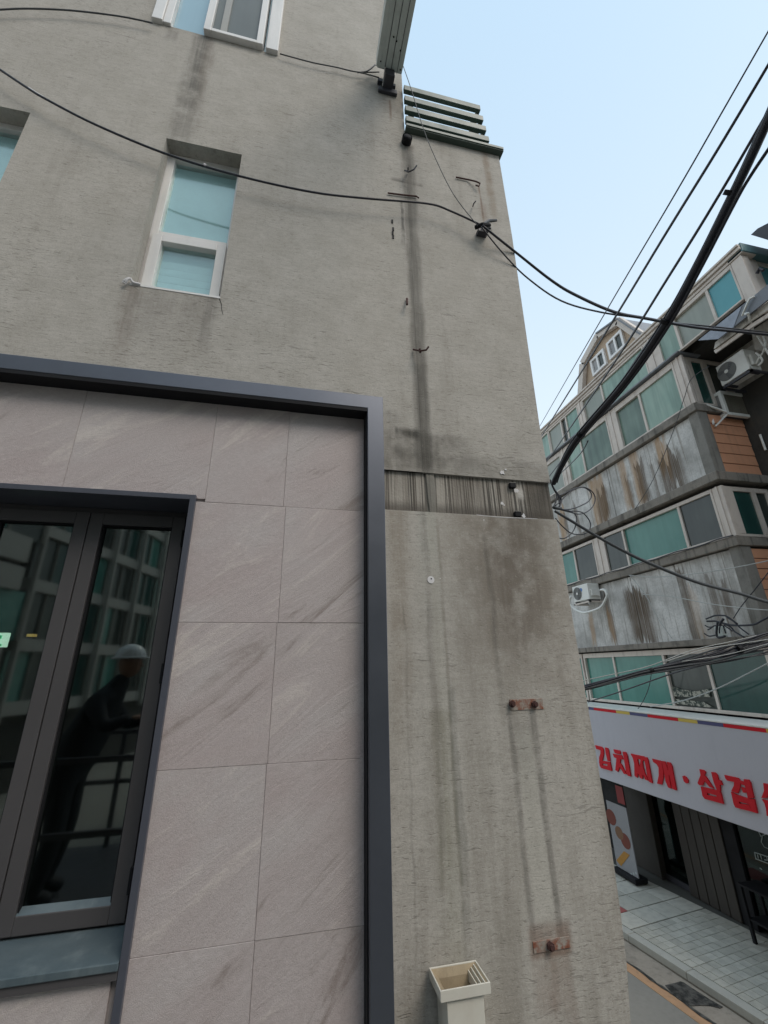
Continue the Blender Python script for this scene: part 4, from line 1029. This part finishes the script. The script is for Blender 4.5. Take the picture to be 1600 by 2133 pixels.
# ------------------------------------------------------------------ air conditioners
def ac_unit(X, px_far_top, px_near_top, px_near_bot, depth, label, logo):
    a = onX(*px_far_top, X); b = onX(*px_near_top, X); c = onX(*px_near_bot, X)
    yf, yn = max(a.y, b.y), min(a.y, b.y); zt = (a.z+b.z)/2; zb = c.z
    if zt-zb > .62: zb = zt-.58
    t = thing('air_conditioner', (X+depth/2, (yf+yn)/2, zb), label, 'air conditioner', 'outdoor air conditioner units on the right building')
    MB().box(X, X+depth, yn, yf, zb, zt).build('casing', M_acw, t, bevel=.012)
    hgt = zt-zb; fy = yf-(yf-yn)*.31; fz = (zb+zt)/2; rad = hgt*.41
    MB().disc((X-.001, fy, fz), (-1, 0, 0), rad, .006, 28).build('fan_recess', M_void if False else M_acg, t)
    mb = MB()
    for k in range(1, 6):
        rr = rad*k/6+.02
        pts = [(X-.012, fy+rr*math.cos(2*PI*i/24), fz+rr*math.sin(2*PI*i/24)) for i in range(25)]
        mb.tube(pts, .003, 4, caps=False)
    mb.build('fan_guard', M_acg, t)
    for k in range(3):
        an_ = 2*PI*k/3+.4; mbb = MB()
        p1 = Vector((X-.009, fy, fz)); 
        q1 = [Vector((X-.009, fy+r_*math.cos(an_+da), fz+r_*math.sin(an_+da))) for r_, da in ((.04, 0), (rad*.9, -.45), (rad*.95, .1), (.05, .9))]
        mbb.prism(q1, (-.002, 0, 0)).build('fan_blade', paint('fan_blade_grey', (.11, .11, .11), .5), t)
    MB().disc((X-.014, fy, fz), (-1, 0, 0), rad*.2, .006, 16).build('fan_hub', M_acw, t)
    # valve cover, feet, pipes on the near side
    MB().box(X+.06, X+depth-.05, yn-.05, yn-.001, zb+.08, zt-.15).build('valve_cover', M_acw, t, bevel=.01)
    MB().box(X+.0, X+depth, yn+.05, yn+.09, zb-.04, zb-.001).build('foot', M_steel, t); MB().box(X+.0, X+depth, yf-.09, yf-.05, zb-.04, zb-.001).build('foot', M_steel, t)
    MB().box(X-.02, X+depth+.3, yn-.03, yn+.01, zb-.08, zb-.042).box(X-.02, X+depth+.3, yf-.03, yf+.01, zb-.08, zb-.042).box(X-.02, X+.02, yn-.03, yf+.01, zb-.08, zb-.042).build('bracket', M_steel if logo == 'round' else M_oldwhite, t)
    return t, yn, yf, zb, zt
t, yn, yf, zb, zt = ac_unit(8.38, (1490, 765), (1547, 727), (1570, 762), .30, 'white air conditioner with large fan and red logo, upper right of the building', 'round')
# logo: pink disc with two letters
M_pink = paint('faded_red_mark', (.55, .16, .22), .5); M_lett = paint('grey_lettering', (.28, .28, .28), .5)
ly = yn+.30
MB().disc((8.379, ly, zt-.12), (-1, 0, 0), .045, .003, 20).build('logo_disc', M_pink, t)
def wall_letter(t, X, y, z, segs, h, w, mat, name='letter', flip=-1):
    mb = MB()
    for (a, b, c_, d) in segs:   # segments in a unit cell, u right (towards -y), v up
        mb.bar((X-.003, y+flip*a*w, z+b*h), (X-.003, y+flip*c_*w, z+d*h), .012, .003, up=(1, 0, 0))
    return mb.build(name, mat, t)
wall_letter(t, 8.378, yn+.34, zt-.26, [(0, 1, 0, 0), (0, 0, .8, 0)], .06, .05, M_lett)
wall_letter(t, 8.378, yn+.26, zt-.26, [(1, 1, 0, 1), (0, 1, 0, 0), (0, 0, 1, 0), (1, 0, 1, .5), (1, .5, .5, .5)], .06, .05, M_lett)
for k, pts in enumerate(([(1575,735),(1583,742),(1588,752),(1580,762)], [(1590,700),(1594,716),(1590,732),(1582,745),(1575,758)], [(1578,700),(1592,722),(1604,742)])):
    MB().tube(smooth_path([onX(a, b, 8.5) for a, b in pts]), .018, 7).build('hose', M_acw, t)
t, yn, yf, zb, zt = ac_unit(7.42, (1191, 1223), (1222.5, 1215), (1227, 1248), .34, 'small white air conditioner with a white hose under the middle windows by our corner', 'oval')
MB().disc((7.418, yn+.27, zt-.13), (-1, 0, 0), .05, .003, 16).build('logo_mark', paint('blue_mark', (.10, .22, .50), .5), t)
z3 = lambda u, v: (1170+u/13.33, 1190+v/13.33)
MB().tube(smooth_path([onX(*z3(*p), 7.38) for p in ((270,690),(230,780),(240,900),(330,1020),(440,1100),(620,1150),(820,1110),(1010,1040),(1120,960),(1200,820),(1260,680),(1230,560),(1150,510),(1080,525))]), .028, 8).build('drain_hose', M_acw, t, smooth=True)
# caged window unit
cg = thing('window_cage', (8.6, 5.5, 4.75), 'off white steel framed box hanging on the side wall above the orange siding', 'metal cage')
cx0, cx1 = 8.38, 9.02; cyn = 5.15; cyf = YC-.02
cc = onX(1501, 812, cx0); cb = onX(1516, 863, cx0)
cyn = cb.y; cyf = onX(1474, 838, cx0).y; czt = cc.z; czb = cb.z
cx1 = cx0+.62
mb = MB(); w_ = .065
for (x, y) in ((cx0, cyn), (cx0, cyf), (cx1, cyn), (cx1, cyf)):
    MB().box(x, x+w_, y, y+w_, czb, czt).build('post', M_acw, cg, bevel=.004)
for z in (czb, czt-w_):
    MB().box(cx0+w_, cx1, cyn, cyn+w_, z, z+w_).box(cx0+w_, cx1, cyf, cyf+w_, z, z+w_).box(cx0, cx0+w_, cyn+w_, cyf, z, z+w_).box(cx1, cx1+w_, cyn+w_, cyf, z, z+w_).build('rail', M_acw, cg, bevel=.004)
MB().box(cx0+.03, cx1+.02, cyn+.03, cyf+.02, czb+.02, czb+.04).build('tray', M_steel, cg)
MB().box(cx0+.045, cx1, cyn+.02, cyn+.03, czb+w_, czt-w_).build('mesh_panel', paint('dusty_fin_panel', (.16, .145, .11), .8, .3, 6, .4), cg)
MB().box(cx0+.02, cx0+.03, cyn+.045, cyf, czb+w_, czt-w_).build('mesh_panel', paint('grey_fin_panel', (.28, .27, .26), .8, .2, 6, .3), cg)
MB().bar((cx0-.01, cyn, czb+.05), (XR+.25, YC-.02, czt-.32), .03).build('brace', M_acw, cg)
MB().bar((cx0-.01, cyn+.02, czb), (XR+.30, YC-.02, czb-.25), .03).build('brace', M_acw, cg)
MB().bar((cx0-.0, cyf, czt-.3), (XR+.28, YC-.02, czb-.2), .035).build('brace', M_acw, cg)
a = onX(1583, 905, 8.9); MB().tube([a, a+Vector((0, 0, -.35))], .02, 8).build('pipe_stub', M_acw, apt)

# ------------------------------------------------------------------ restaurant sign
XS = 7.05
sg = thing('shop_sign', (XS+.3, 8, -2.3), 'long white restaurant sign with red raised Korean letters and a coloured stripe', 'sign')
z7 = lambda u, v: (1200+u/4, 1280+v/4)
zst = onX(*z7(800, 850), XS).z; zsb = onX(1425, 1677, XS).z
zTop = (onX(*z7(105, 778), XS).z+onX(*z7(1600, 938), XS).z)/2
zSt = (onX(*z7(105, 798), XS).z+onX(*z7(1600, 976), XS).z)/2
zsb = (onX(1250, 1622, XS).z+onX(1600, 1737, XS).z)/2
MB().box(XS, XS+.5, 3.2, 12.5, zsb, zTop-.0).build('sign_box', M_signw, sg, bevel=.01)
MB().box(XS-.01, XR-.03, 3.2, 12.5, zTop+.001, zTop+.03).build('top_ledge', M_acw, sg, bevel=.006)
MB().box(XS+.5, XR+.1, 3.2, 12.5, zTop-.2, zTop-.001).build('sign_back', M_oldmetal, sg)
us = [105, 150, 335, 448, 597, 850, 1010, 1225, 1580]
ys = [onX(*z7(u, 788+(u-105)*.108), XS).y for u in us]
cols = ['b', 'r', 'y', 'b', 'r', 'y', 'b', 'r']
CM = {'b': M_navy, 'r': M_red, 'y': M_yellow}
segs = [(ys[i+1], ys[i], cols[i]) for i in range(8)]
Ls = {'b': .62, 'r': .95, 'y': .5}
y = ys[0]; seq = ['b', 'y', 'r']; k = 0; first = True
y2 = y
for c_ in ('y', 'r', 'b', 'y'):
    segs.append((y2, y2+Ls[c_], c_)); y2 += Ls[c_]
y = ys[-1]
for c_ in ('y', 'b', 'r'):
    segs.append((y-Ls[c_], y, c_)); y -= Ls[c_]
for a, b, c_ in segs:
    MB().box(XS-.004, XS-.0008, a+.001, b-.001, zSt, zTop-.003).build('stripe', CM[c_], sg)
za = lambda u, v: (1230+u/8, 1540+v/8)
zb_ = lambda u, v: (1410+u/8.42, 1580+v/8.42)
GL = [
 (za, [[(90,98),(200,125),(228,165),(235,240),(215,340),(208,365),(160,355),(158,300),(180,235),(180,180),(110,160)], [(255,135),(300,145),(318,190),(342,365),(300,360),(268,225)],
       [(160,350),(340,375),(348,420),(215,403),(160,395)], [(160,350),(213,360),(212,430),(190,470),(170,440)], [(303,370),(343,375),(372,525),(320,515),(300,440)], [(180,425),(310,447),(372,525),(190,475)]]),
 (za, [[(395,165),(500,185),(515,215),(512,250),(420,230)], [(385,240),(530,265),(558,335),(480,325),(410,300)], [(450,310),(515,330),(495,480),(470,540),(430,510)], [(505,390),(535,420),(610,580),(575,575),(515,480),(495,450)], [(553,205),(600,210),(625,260),(688,618),(640,605),(612,550),(575,330)]]),
 (za, [[(680,238),(905,285),(915,350),(720,310)], [(720,300),(800,320),(800,345),(830,480),(805,560),(800,640),(750,610),(745,400)], [(855,320),(905,345),(880,370),(895,480),(925,570),(885,600),(885,660),(845,645),(800,540),(830,470)], [(890,450),(925,570),(985,690),(930,670),(900,600)], [(900,290),(955,300),(975,345),(1050,730),(1000,710),(965,610),(930,400)]]),
 (za, [[(1040,322),(1175,355),(1205,380),(1230,530),(1230,640),(1205,755),(1125,735),(1155,600),(1150,470),(1120,415),(1065,380)], [(1205,360),(1255,370),(1275,420),(1300,480),(1360,820),(1310,800),(1270,700),(1235,500)], [(1280,500),(1345,520),(1355,600),(1295,590)], [(1285,375),(1345,390),(1375,450),(1450,850),(1385,825),(1340,620),(1310,470)]]),
 (zb_, [[(112,310),(140,300),(175,320),(215,375),(212,430),(180,435),(140,400)]]),
 (zb_, [[(412,185),(485,200),(520,240),(500,300),(498,400),(470,470),(410,465),(380,430),(400,370),(435,290)], [(500,300),(530,320),(665,525),(595,500),(500,390)], [(622,235),(690,245),(730,290),(745,370),(790,385),(820,465),(775,460),(785,570),(720,550),(665,410)],
        [(440,490),(775,565),(720,645),(548,600)], [(440,490),(548,600),(550,635),(510,705),(470,650)], [(550,635),(720,675),(838,795),(510,705)], [(770,565),(795,620),(838,795),(720,675),(720,645)]]),
 (zb_, [[(850,287),(1090,340),(1140,410),(1120,540),(1085,610),(970,570),(1020,470),(1025,410),(900,385),(870,350)], [(1120,385),(1220,410),(1225,470),(1145,450)], [(1150,500),(1230,520),(1240,600),(1180,595)], [(1195,360),(1275,370),(1310,420),(1370,690),(1270,700),(1230,520),(1200,450)],
        [(970,580),(1050,620),(1110,750),(1120,790),(1050,855),(1020,800)], [(1050,625),(1270,700),(1340,720),(1290,800),(1110,750)], [(1270,700),(1380,710),(1435,960),(1345,930),(1290,800)], [(1110,785),(1290,810),(1345,930),(1050,855)]]),
 (zb_, [[(1535,430),(1620,450),(1660,500),(1640,580),(1600,690),(1500,690),(1550,560)], [(1630,540),(1680,560),(1800,760),(1720,720),(1640,640)], [(1790,480),(1880,500),(1920,800),(1850,780)], [(1510,710),(1860,800),(1880,870),(1560,780)], [(1560,780),(1640,800),(1650,900),(1590,890)], [(1590,880),(1900,960),(1980,1100),(1600,1000)]]),
]
for ff, polys in GL:
    mb = MB()
    for i, pl in enumerate(polys):
        P_ = [onX(*ff(*p), XS) for p in pl]
        P_ = [Vector((XS-.001, p.y, p.z)) for p in P_]
        mb.prism(P_, (-.022-.0012*i, 0, 0))
    mb.build('letter', M_red, sg)

# ------------------------------------------------------------------ shop front under the sign
XP = 7.95
shop = thing('restaurant_entrance', (8, 8, ZW), 'dark recessed shop front with brown grooved panels and glass doors under the sign', 'shop front')
zt_ = zsb+.5
def ysf(px, py): return onX(px, py, XP).y
MB().box(9.3, 9.4, 3, 16, ZW, zt_).build('back_wall', M_void, shop)
MB().box(XS+.5, 9.4, 3, 16, zt_, zt_+.1).build('soffit', M_void, shop)
p1a, p1b = ysf(1385, 1835), ysf(1325, 1800)
MB().box(XP-.02, XP+.10, p1a, p1b, ZW, zt_).build('panel', M_brown, shop, bevel=.01)
MB().box(XP-.05, XP-.021, p1a, p1a+.06, ZW, zt_).build('door_jamb', M_brown, shop, bevel=.004)
d1a = ysf(1442, 1868)
MB().box(XP+.08, XP+.09, d1a, p1a, ZW+.1, zt_).build('door_pane', M_shopglass, shop)
MB().box(XP+.05, XP+.12, d1a, p1a, ZW, ZW+.1).build('threshold', M_steel, shop)
MB().box(XP+.4, XP+.42, d1a+.1, p1a-.2, ZW+1.3, zt_).build('hanging_film', glass_tint('milky_film', (.10, .14, .14), (.22, .27, .26), .5, .5), shop)
p2b = d1a; p2a = ysf(1558, 1955)
n_ = 5
for i in range(n_):
    a = p2a+(p2b-p2a)*i/n_; b = p2a+(p2b-p2a)*(i+1)/n_
    MB().box(XP-.03, XP+.10, a+.006, b-.006, ZW, zt_).build('panel', M_brown, shop, bevel=.012)
MB().box(XP-.01, XP+.1, p2a, p2b, ZW, zt_-.01).build('panel_backing', M_void, shop)
MB().box(XP+.05, XP+.06, 3.4, p2a-.25, ZW+.1, zt_).build('shop_pane', M_shopglass, shop)
MB().box(XP+.0, XP+.10, p2a-.25, p2a, ZW, zt_).build('door_jamb', M_black, shop)
# white lettering on the shop glass
M_film = paint('white_vinyl', (.42, .47, .46), .6)
def strokes(pts, X, r, nm, par, m_): MB().tube([onX(a, b, X) for a, b in pts], r, 5).build(nm, m_, par)
for pts in ([(1573,1776),(1604,1786)], [(1575,1789),(1604,1800)], [(1578,1780),(1580,1788)], [(1584,1781),(1587,1790)], [(1592,1783),(1597,1784),(1599,1792),(1593,1791)], [(1583,1808),(1587,1811)], [(1572,1775),(1575,1790)]):
    strokes(pts, XP+.04, .007, 'glass_letter', shop, M_film)
for pts in ([(1580,1732),(1585,1742),(1592,1739),(1600,1735)], [(1588,1742),(1586,1754),(1592,1764),(1600,1768)], [(1580,1732),(1582,1726)]):
    strokes(smooth_path([Vector((a, b, 0)) for a, b in pts], 4) and pts, XP+.04, .006, 'glass_motif', shop, M_film)
# black stand by the panels
st = thing('umbrella_stand', tuple(onZ(1565, 1960, ZW)), 'black metal stand on the pavement at the right end of the brown panels', 'stand')
b0 = onZ(1572, 1966, ZW); 
for dx, dy in ((0, 0), (.35, 0), (0, -.5), (.35, -.5)):
    MB().bar(b0+Vector((dx+.02, dy, 0)), b0+Vector((dx, dy, .75)), .045).build('leg', M_black, st)
MB().box(b0.x-.02, b0.x+.4, b0.y-.56, b0.y+.03, b0.z+.75, b0.z+.78).build('top', M_black, st)
MB().box(b0.x-.0, b0.x+.36, b0.y-.50, b0.y+.0, b0.z+.30, b0.z+.33).build('shelf', M_black, st)
# menu banner
bp = onZ(1316, 1832, ZW)
bs = thing('menu_banner', tuple(bp), 'white menu banner with dishes printed on it standing by the shop entrance', 'banner')
XB = bp.x
tl, tr, br, bl_ = [onX(px, py, XB-.05) for px, py in ((1252, 1662), (1290, 1658), (1337, 1810), (1292, 1818))]
y_n = (tr.y+br.y)/2; y_f = y_n+.62
zbot = bl_.z; ztp = tl.z
MB().box(XB-.05, XB-.03, y_n, y_f, zbot, ztp).build('sheet', paint('banner_white', (.27, .27, .28), .6, .15, 2), bs)
MB().box(XB-.05, XB-.03, y_n, y_f, ZW+.12, zbot-.002).build('footer', M_navy if False else M_black, bs)
MB().box(XB-.05, XB-.03, y_n, y_f, ztp+.002, ztp+.42).build('header', M_void, bs)
MB().box(XB-.054, XB-.0502, y_n, y_n+.22, ztp+.05, ztp+.38).build('header_patch', paint('deep_red_print', (.22, .02, .02), .5), bs)
MB().box(XB-.15, XB+.15, y_n-.02, y_f+.02, ZW+.02, ZW+.12).build('base', M_black, bs, bevel=.02)
MB().tube([(XB+.02, (y_n+y_f)/2, ZW+.1), (XB+.02, (y_n+y_f)/2, ztp+.4)], .015, 6).build('pole', M_steel, bs)
def dish(px, py, r, m_):
    c_ = onX(px, py, XB-.052); MB().disc(c_, (-1, 0, 0), r, .002, 20).build('dish_print', m_, bs)
M_dish = paint('stew_print', (.17, .035, .02), .5, .5, 30); M_dish2 = paint('noodle_print', (.20, .10, .05), .5, .6, 30); M_egg = paint('egg_roll_print', (.42, .20, .03), .5, .2, 20)
dish(1273, 1702, .15, M_dish); dish(1290, 1735, .12, M_dish2); dish(1303, 1752, .14, M_dish)
MB().prism([onX(px, py, XB-.052) for px, py in ((1284,1792),(1300,1773),(1312,1781),(1294,1804))], (-.003, 0, 0)).build('dish_print', M_egg, bs)
for (px, py) in ((1310, 1822), (1315, 1821), (1320, 1820), (1325, 1819)):
    c_ = onX(px, py, XB-.052); MB().box(XB-.053, XB-.051, c_.y-.02, c_.y+.02, c_.z-.02, c_.z+.02).build('print_mark', M_film, bs)

# ------------------------------------------------------------------ behind the viewer (seen mirrored in the dark panes, save the added rear block)
M_pale = paint('pale_grey_cladding', (.40, .38, .35), .7, .06, 1)
M_board = paint('blue_sign_board', (.30, .36, .45), .5)
def street_building(name, P0, L_, ht, bands, wins, label, bay, ribs, pale):
    t = thing(name, (P0[0], P0[1], -H), label, 'building')
    n0 = Vector((P0[0], P0[1], 0))
    def bx(nm, u0, u1, v0, v1, z0, z1, m_):
        return MB().box(n0.x+u0, n0.x+u1, n0.y+v0, n0.y+v1, z0, z1).build(nm, m_, t)
    bx('body', 0, L_, -6, -.3, -H, ht, M_dark)
    for a, b in bands: bx('spandrel', 0, L_, -.299, 0, a, b, pale)
    for z0, z1 in wins:
        k = 0; u = .1
        while u < L_-bay*.5:
            bx('pane', u, u+bay*.94, -.24, -.22, z0, z1, (M_t3, M_t4, M_t2, M_t3, M_t4)[(k*7+int(z0*3)) % 5])
            bx('mullion', u+bay*.94, u+bay, -.26, -.12, z0, z1, M_col)
            u += bay; k += 1
    if ribs:
        k = 0
        while k*bay*2 < L_:
            bx('rib', k*bay*2, k*bay*2+.14, 0.001, .22, -H+2.6, ht, pale); k += 1
    t.rotation_euler.z = math.atan2(-1, .24)
    return t
street_building('facing_building', (-13.4, -1.9), 13, 11, ((-1.3, -.1), (.15, 1.25), (3.1, 4.0), (4.2, 5.2), (7.3, 8.4)), ((1.25, 3.1), (-3.2, -1.3), (5.2, 7.3), (8.4, 10.5)),
   'building across the street with pale bands and green windows, mirrored in the dark panes', 1.7, False, M_pale)
street_building('side_street_building', (-10.6, -15.5), 26, 18, tuple((z, z+.5) for z in (-1.5, .9, 3.3, 5.7, 8.1, 10.5, 12.9, 15.3)), tuple((z+.5, z+2.4) for z in (-1.5, .9, 3.3, 5.7, 8.1, 10.5, 12.9, 15.3)),
   'ribbed grey building further down the street, mirrored in the dark panes', 1.2, True, M_pale)
rear_block = thing('rear_sky_blocker', (2, -9, -H), 'plain unseen building added behind the viewer to block low sky light, with green windows', 'building')  # out of view, added to keep low sky light off the wall
MB().box(-2.2, 11, -16, -9, -H, 8.5).build('body', M_col, rear_block)
for k in range(8):
    for z in (-1.2, 1.9, 5.0):
        MB().box(-1.8+1.6*k, -.6+1.6*k, -9.001, -8.97, z, z+1.4).build('pane', M_t3, rear_block)
a = Vector((-11.5, -1.8, 0))
sb = MB().box(-12.5, -11.4, -2.6, -2.45, 1.1, 3.4).build('blade_sign', M_board, label='plain pale blue sign board on the facing building, mirrored at the left pane edge', cat='sign')
# boom-lift platform with guard rails
pf = thing('lift_platform', (-.8, -.3, -1.65), 'work platform with guard rails in front of the wall, mirrored in the dark panes', 'work platform')
Z0 = -1.65
MB().box(-2.6, .9, -1.0, .75, Z0-.12, Z0).build('deck', M_steel, pf)
for x in (-2.55, -1.7, -.85, 0, .85):
    for y in (-.95, .72):
        if y > 0 and x > -.5: continue
        MB().box(x, x+.04, y, y+.04, Z0, Z0+1.05).build('post', M_steel, pf)
for z in (.55, 1.02):
    MB().box(-2.6, .9, -.97, -.93, Z0+z, Z0+z+.04).build('rail', M_steel, pf)
    MB().box(-2.6, -.8, .72, .76, Z0+z, Z0+z+.04).build('rail', M_steel, pf)
# worker in a white hard hat, leaning over the rail
def skin_body(name, verts, edges, radii, mat, parent=None, root=0, **tags):
    me = bpy.data.meshes.new(name); me.from_pydata([Vector(v) for v in verts], edges, [])
    o = bpy.data.objects.new(name, me); COL.objects.link(o)
    s = o.modifiers.new('skin', 'SKIN')
    for i, r_ in enumerate(radii): me.skin_vertices[0].data[i].radius = (r_, r_) if not isinstance(r_, tuple) else r_
    me.skin_vertices[0].data[root].use_root = True
    ss = o.modifiers.new('sub', 'SUBSURF'); ss.levels = 2; ss.render_levels = 2
    me.materials.append(mat)
    if parent is not None:
        o.parent = parent; o.location = UP-WLOC[parent.name]
    else: o.location = UP
    tag(o, **tags); return o
hc = onY(270, 1378, 4.55); hx, hz = hc.x, hc.z; hy = 2*2.38-4.55
pr = thing('person', (hx-.1, hy-.1, Z0), 'person in a white hard hat and dark work jacket, mirrored in the right dark pane', 'person')
M_jkt = paint('dark_work_jacket', (.015, .016, .022), .8); M_skin = paint('tanned_skin', (.30, .17, .12), .6); M_hat = paint('white_hard_hat', (.75, .77, .80), .25, .02)
V_ = [(hx-.32, hy-.02, Z0+.92), (hx-.26, hy, Z0+1.10), (hx-.14, hy, hz-.36), (hx-.06, hy, hz-.22), (hx-.02, hy, hz-.10),
      (hx-.16, hy+.20, hz-.33), (hx-.02, hy+.27, hz-.52), (hx+.16, hy+.22, hz-.45), (hx-.16, hy-.20, hz-.33), (hx-.02, hy-.27, hz-.55), (hx+.18, hy-.2, hz-.5),
      (hx-.32, hy+.11, Z0+.85), (hx-.28, hy+.13, Z0+.48), (hx-.34, hy+.13, Z0+.09), (hx-.32, hy-.11, Z0+.85), (hx-.30, hy-.14, Z0+.48), (hx-.38, hy-.14, Z0+.09),
      (hx-.20, hy+.14, Z0+.05), (hx-.24, hy-.15, Z0+.05)]
E_ = [(0,1),(1,2),(2,3),(3,4),(2,5),(5,6),(6,7),(2,8),(8,9),(9,10),(0,11),(11,12),(12,13),(13,17),(0,14),(14,15),(15,16),(16,18)]
R_ = [.16,.17,.18,.09,.075,.085,.06,.045,.085,.06,.045,.11,.08,.06,.11,.08,.06,.05,.05]
skin_body('body', V_, E_, R_, M_jkt, pr)
hd = MB()
for i in range(9):
    pass
def ellip(name, c, rx, ry, rz, mat, parent, half=False, seg=20):
    mb = MB(); n1 = 10
    rings = []
    lo = 0 if half else -90
    for i in range(n1+1):
        th = R(lo+(90-lo)*i/n1)
        rings.append([(c[0]+rx*math.cos(th)*math.cos(2*PI*k/seg), c[1]+ry*math.cos(th)*math.sin(2*PI*k/seg), c[2]+rz*math.sin(th)) for k in range(seg)])
    for i in range(n1):
        for k in range(seg):
            mb.add([rings[i][k], rings[i][(k+1) % seg], rings[i+1][(k+1) % seg], rings[i+1][k]], [(0, 1, 2, 3)])
    return mb.build(name, mat, parent, smooth=True)
ellip('head', (hx+.01, hy, hz-.02), .095, .08, .12, M_skin, pr)
MB().prism([(hx+.095, hy-.012, hz-.0), (hx+.125, hy-.012, hz-.04), (hx+.09, hy-.012, hz-.05)], (0, .024, 0)).build('nose', M_skin, pr)
hat = ellip('hard_hat', (hx, hy, hz+.03), .135, .115, .125, M_hat, pr, half=True)
MB().tube([(hx+.01+.165*math.cos(2*PI*k/24), hy+.125*math.sin(2*PI*k/24), hz+.032) for k in range(25)], .008, 6).build('hat_brim', M_hat, pr)
for s_ in (1, -1):
    wrist = Vector((hx+.16, hy+.22, hz-.45)) if s_ > 0 else Vector((hx+.18, hy-.2, hz-.5))
    ellip('palm', wrist+Vector((.05, 0, 0)), .05, .04, .018, M_skin, pr)
    for k in range(4):
        L_ = (.07, .08, .075, .06)[k]; y_ = (-.03+.02*k)
        p = wrist+Vector((.085, y_, 0)); MB().tube([p, p+Vector((L_*.5, 0, .005)), p+Vector((L_*.85, 0, -.02))], [.010, .009, .007], 7).build('finger', M_skin, pr)
    p = wrist+Vector((.04, -.04*s_, 0)); MB().tube([p, p+Vector((.03, -.025*s_, -.01)), p+Vector((.055, -.025*s_, -.025))], [.012, .010, .008], 7).build('thumb', M_skin, pr)
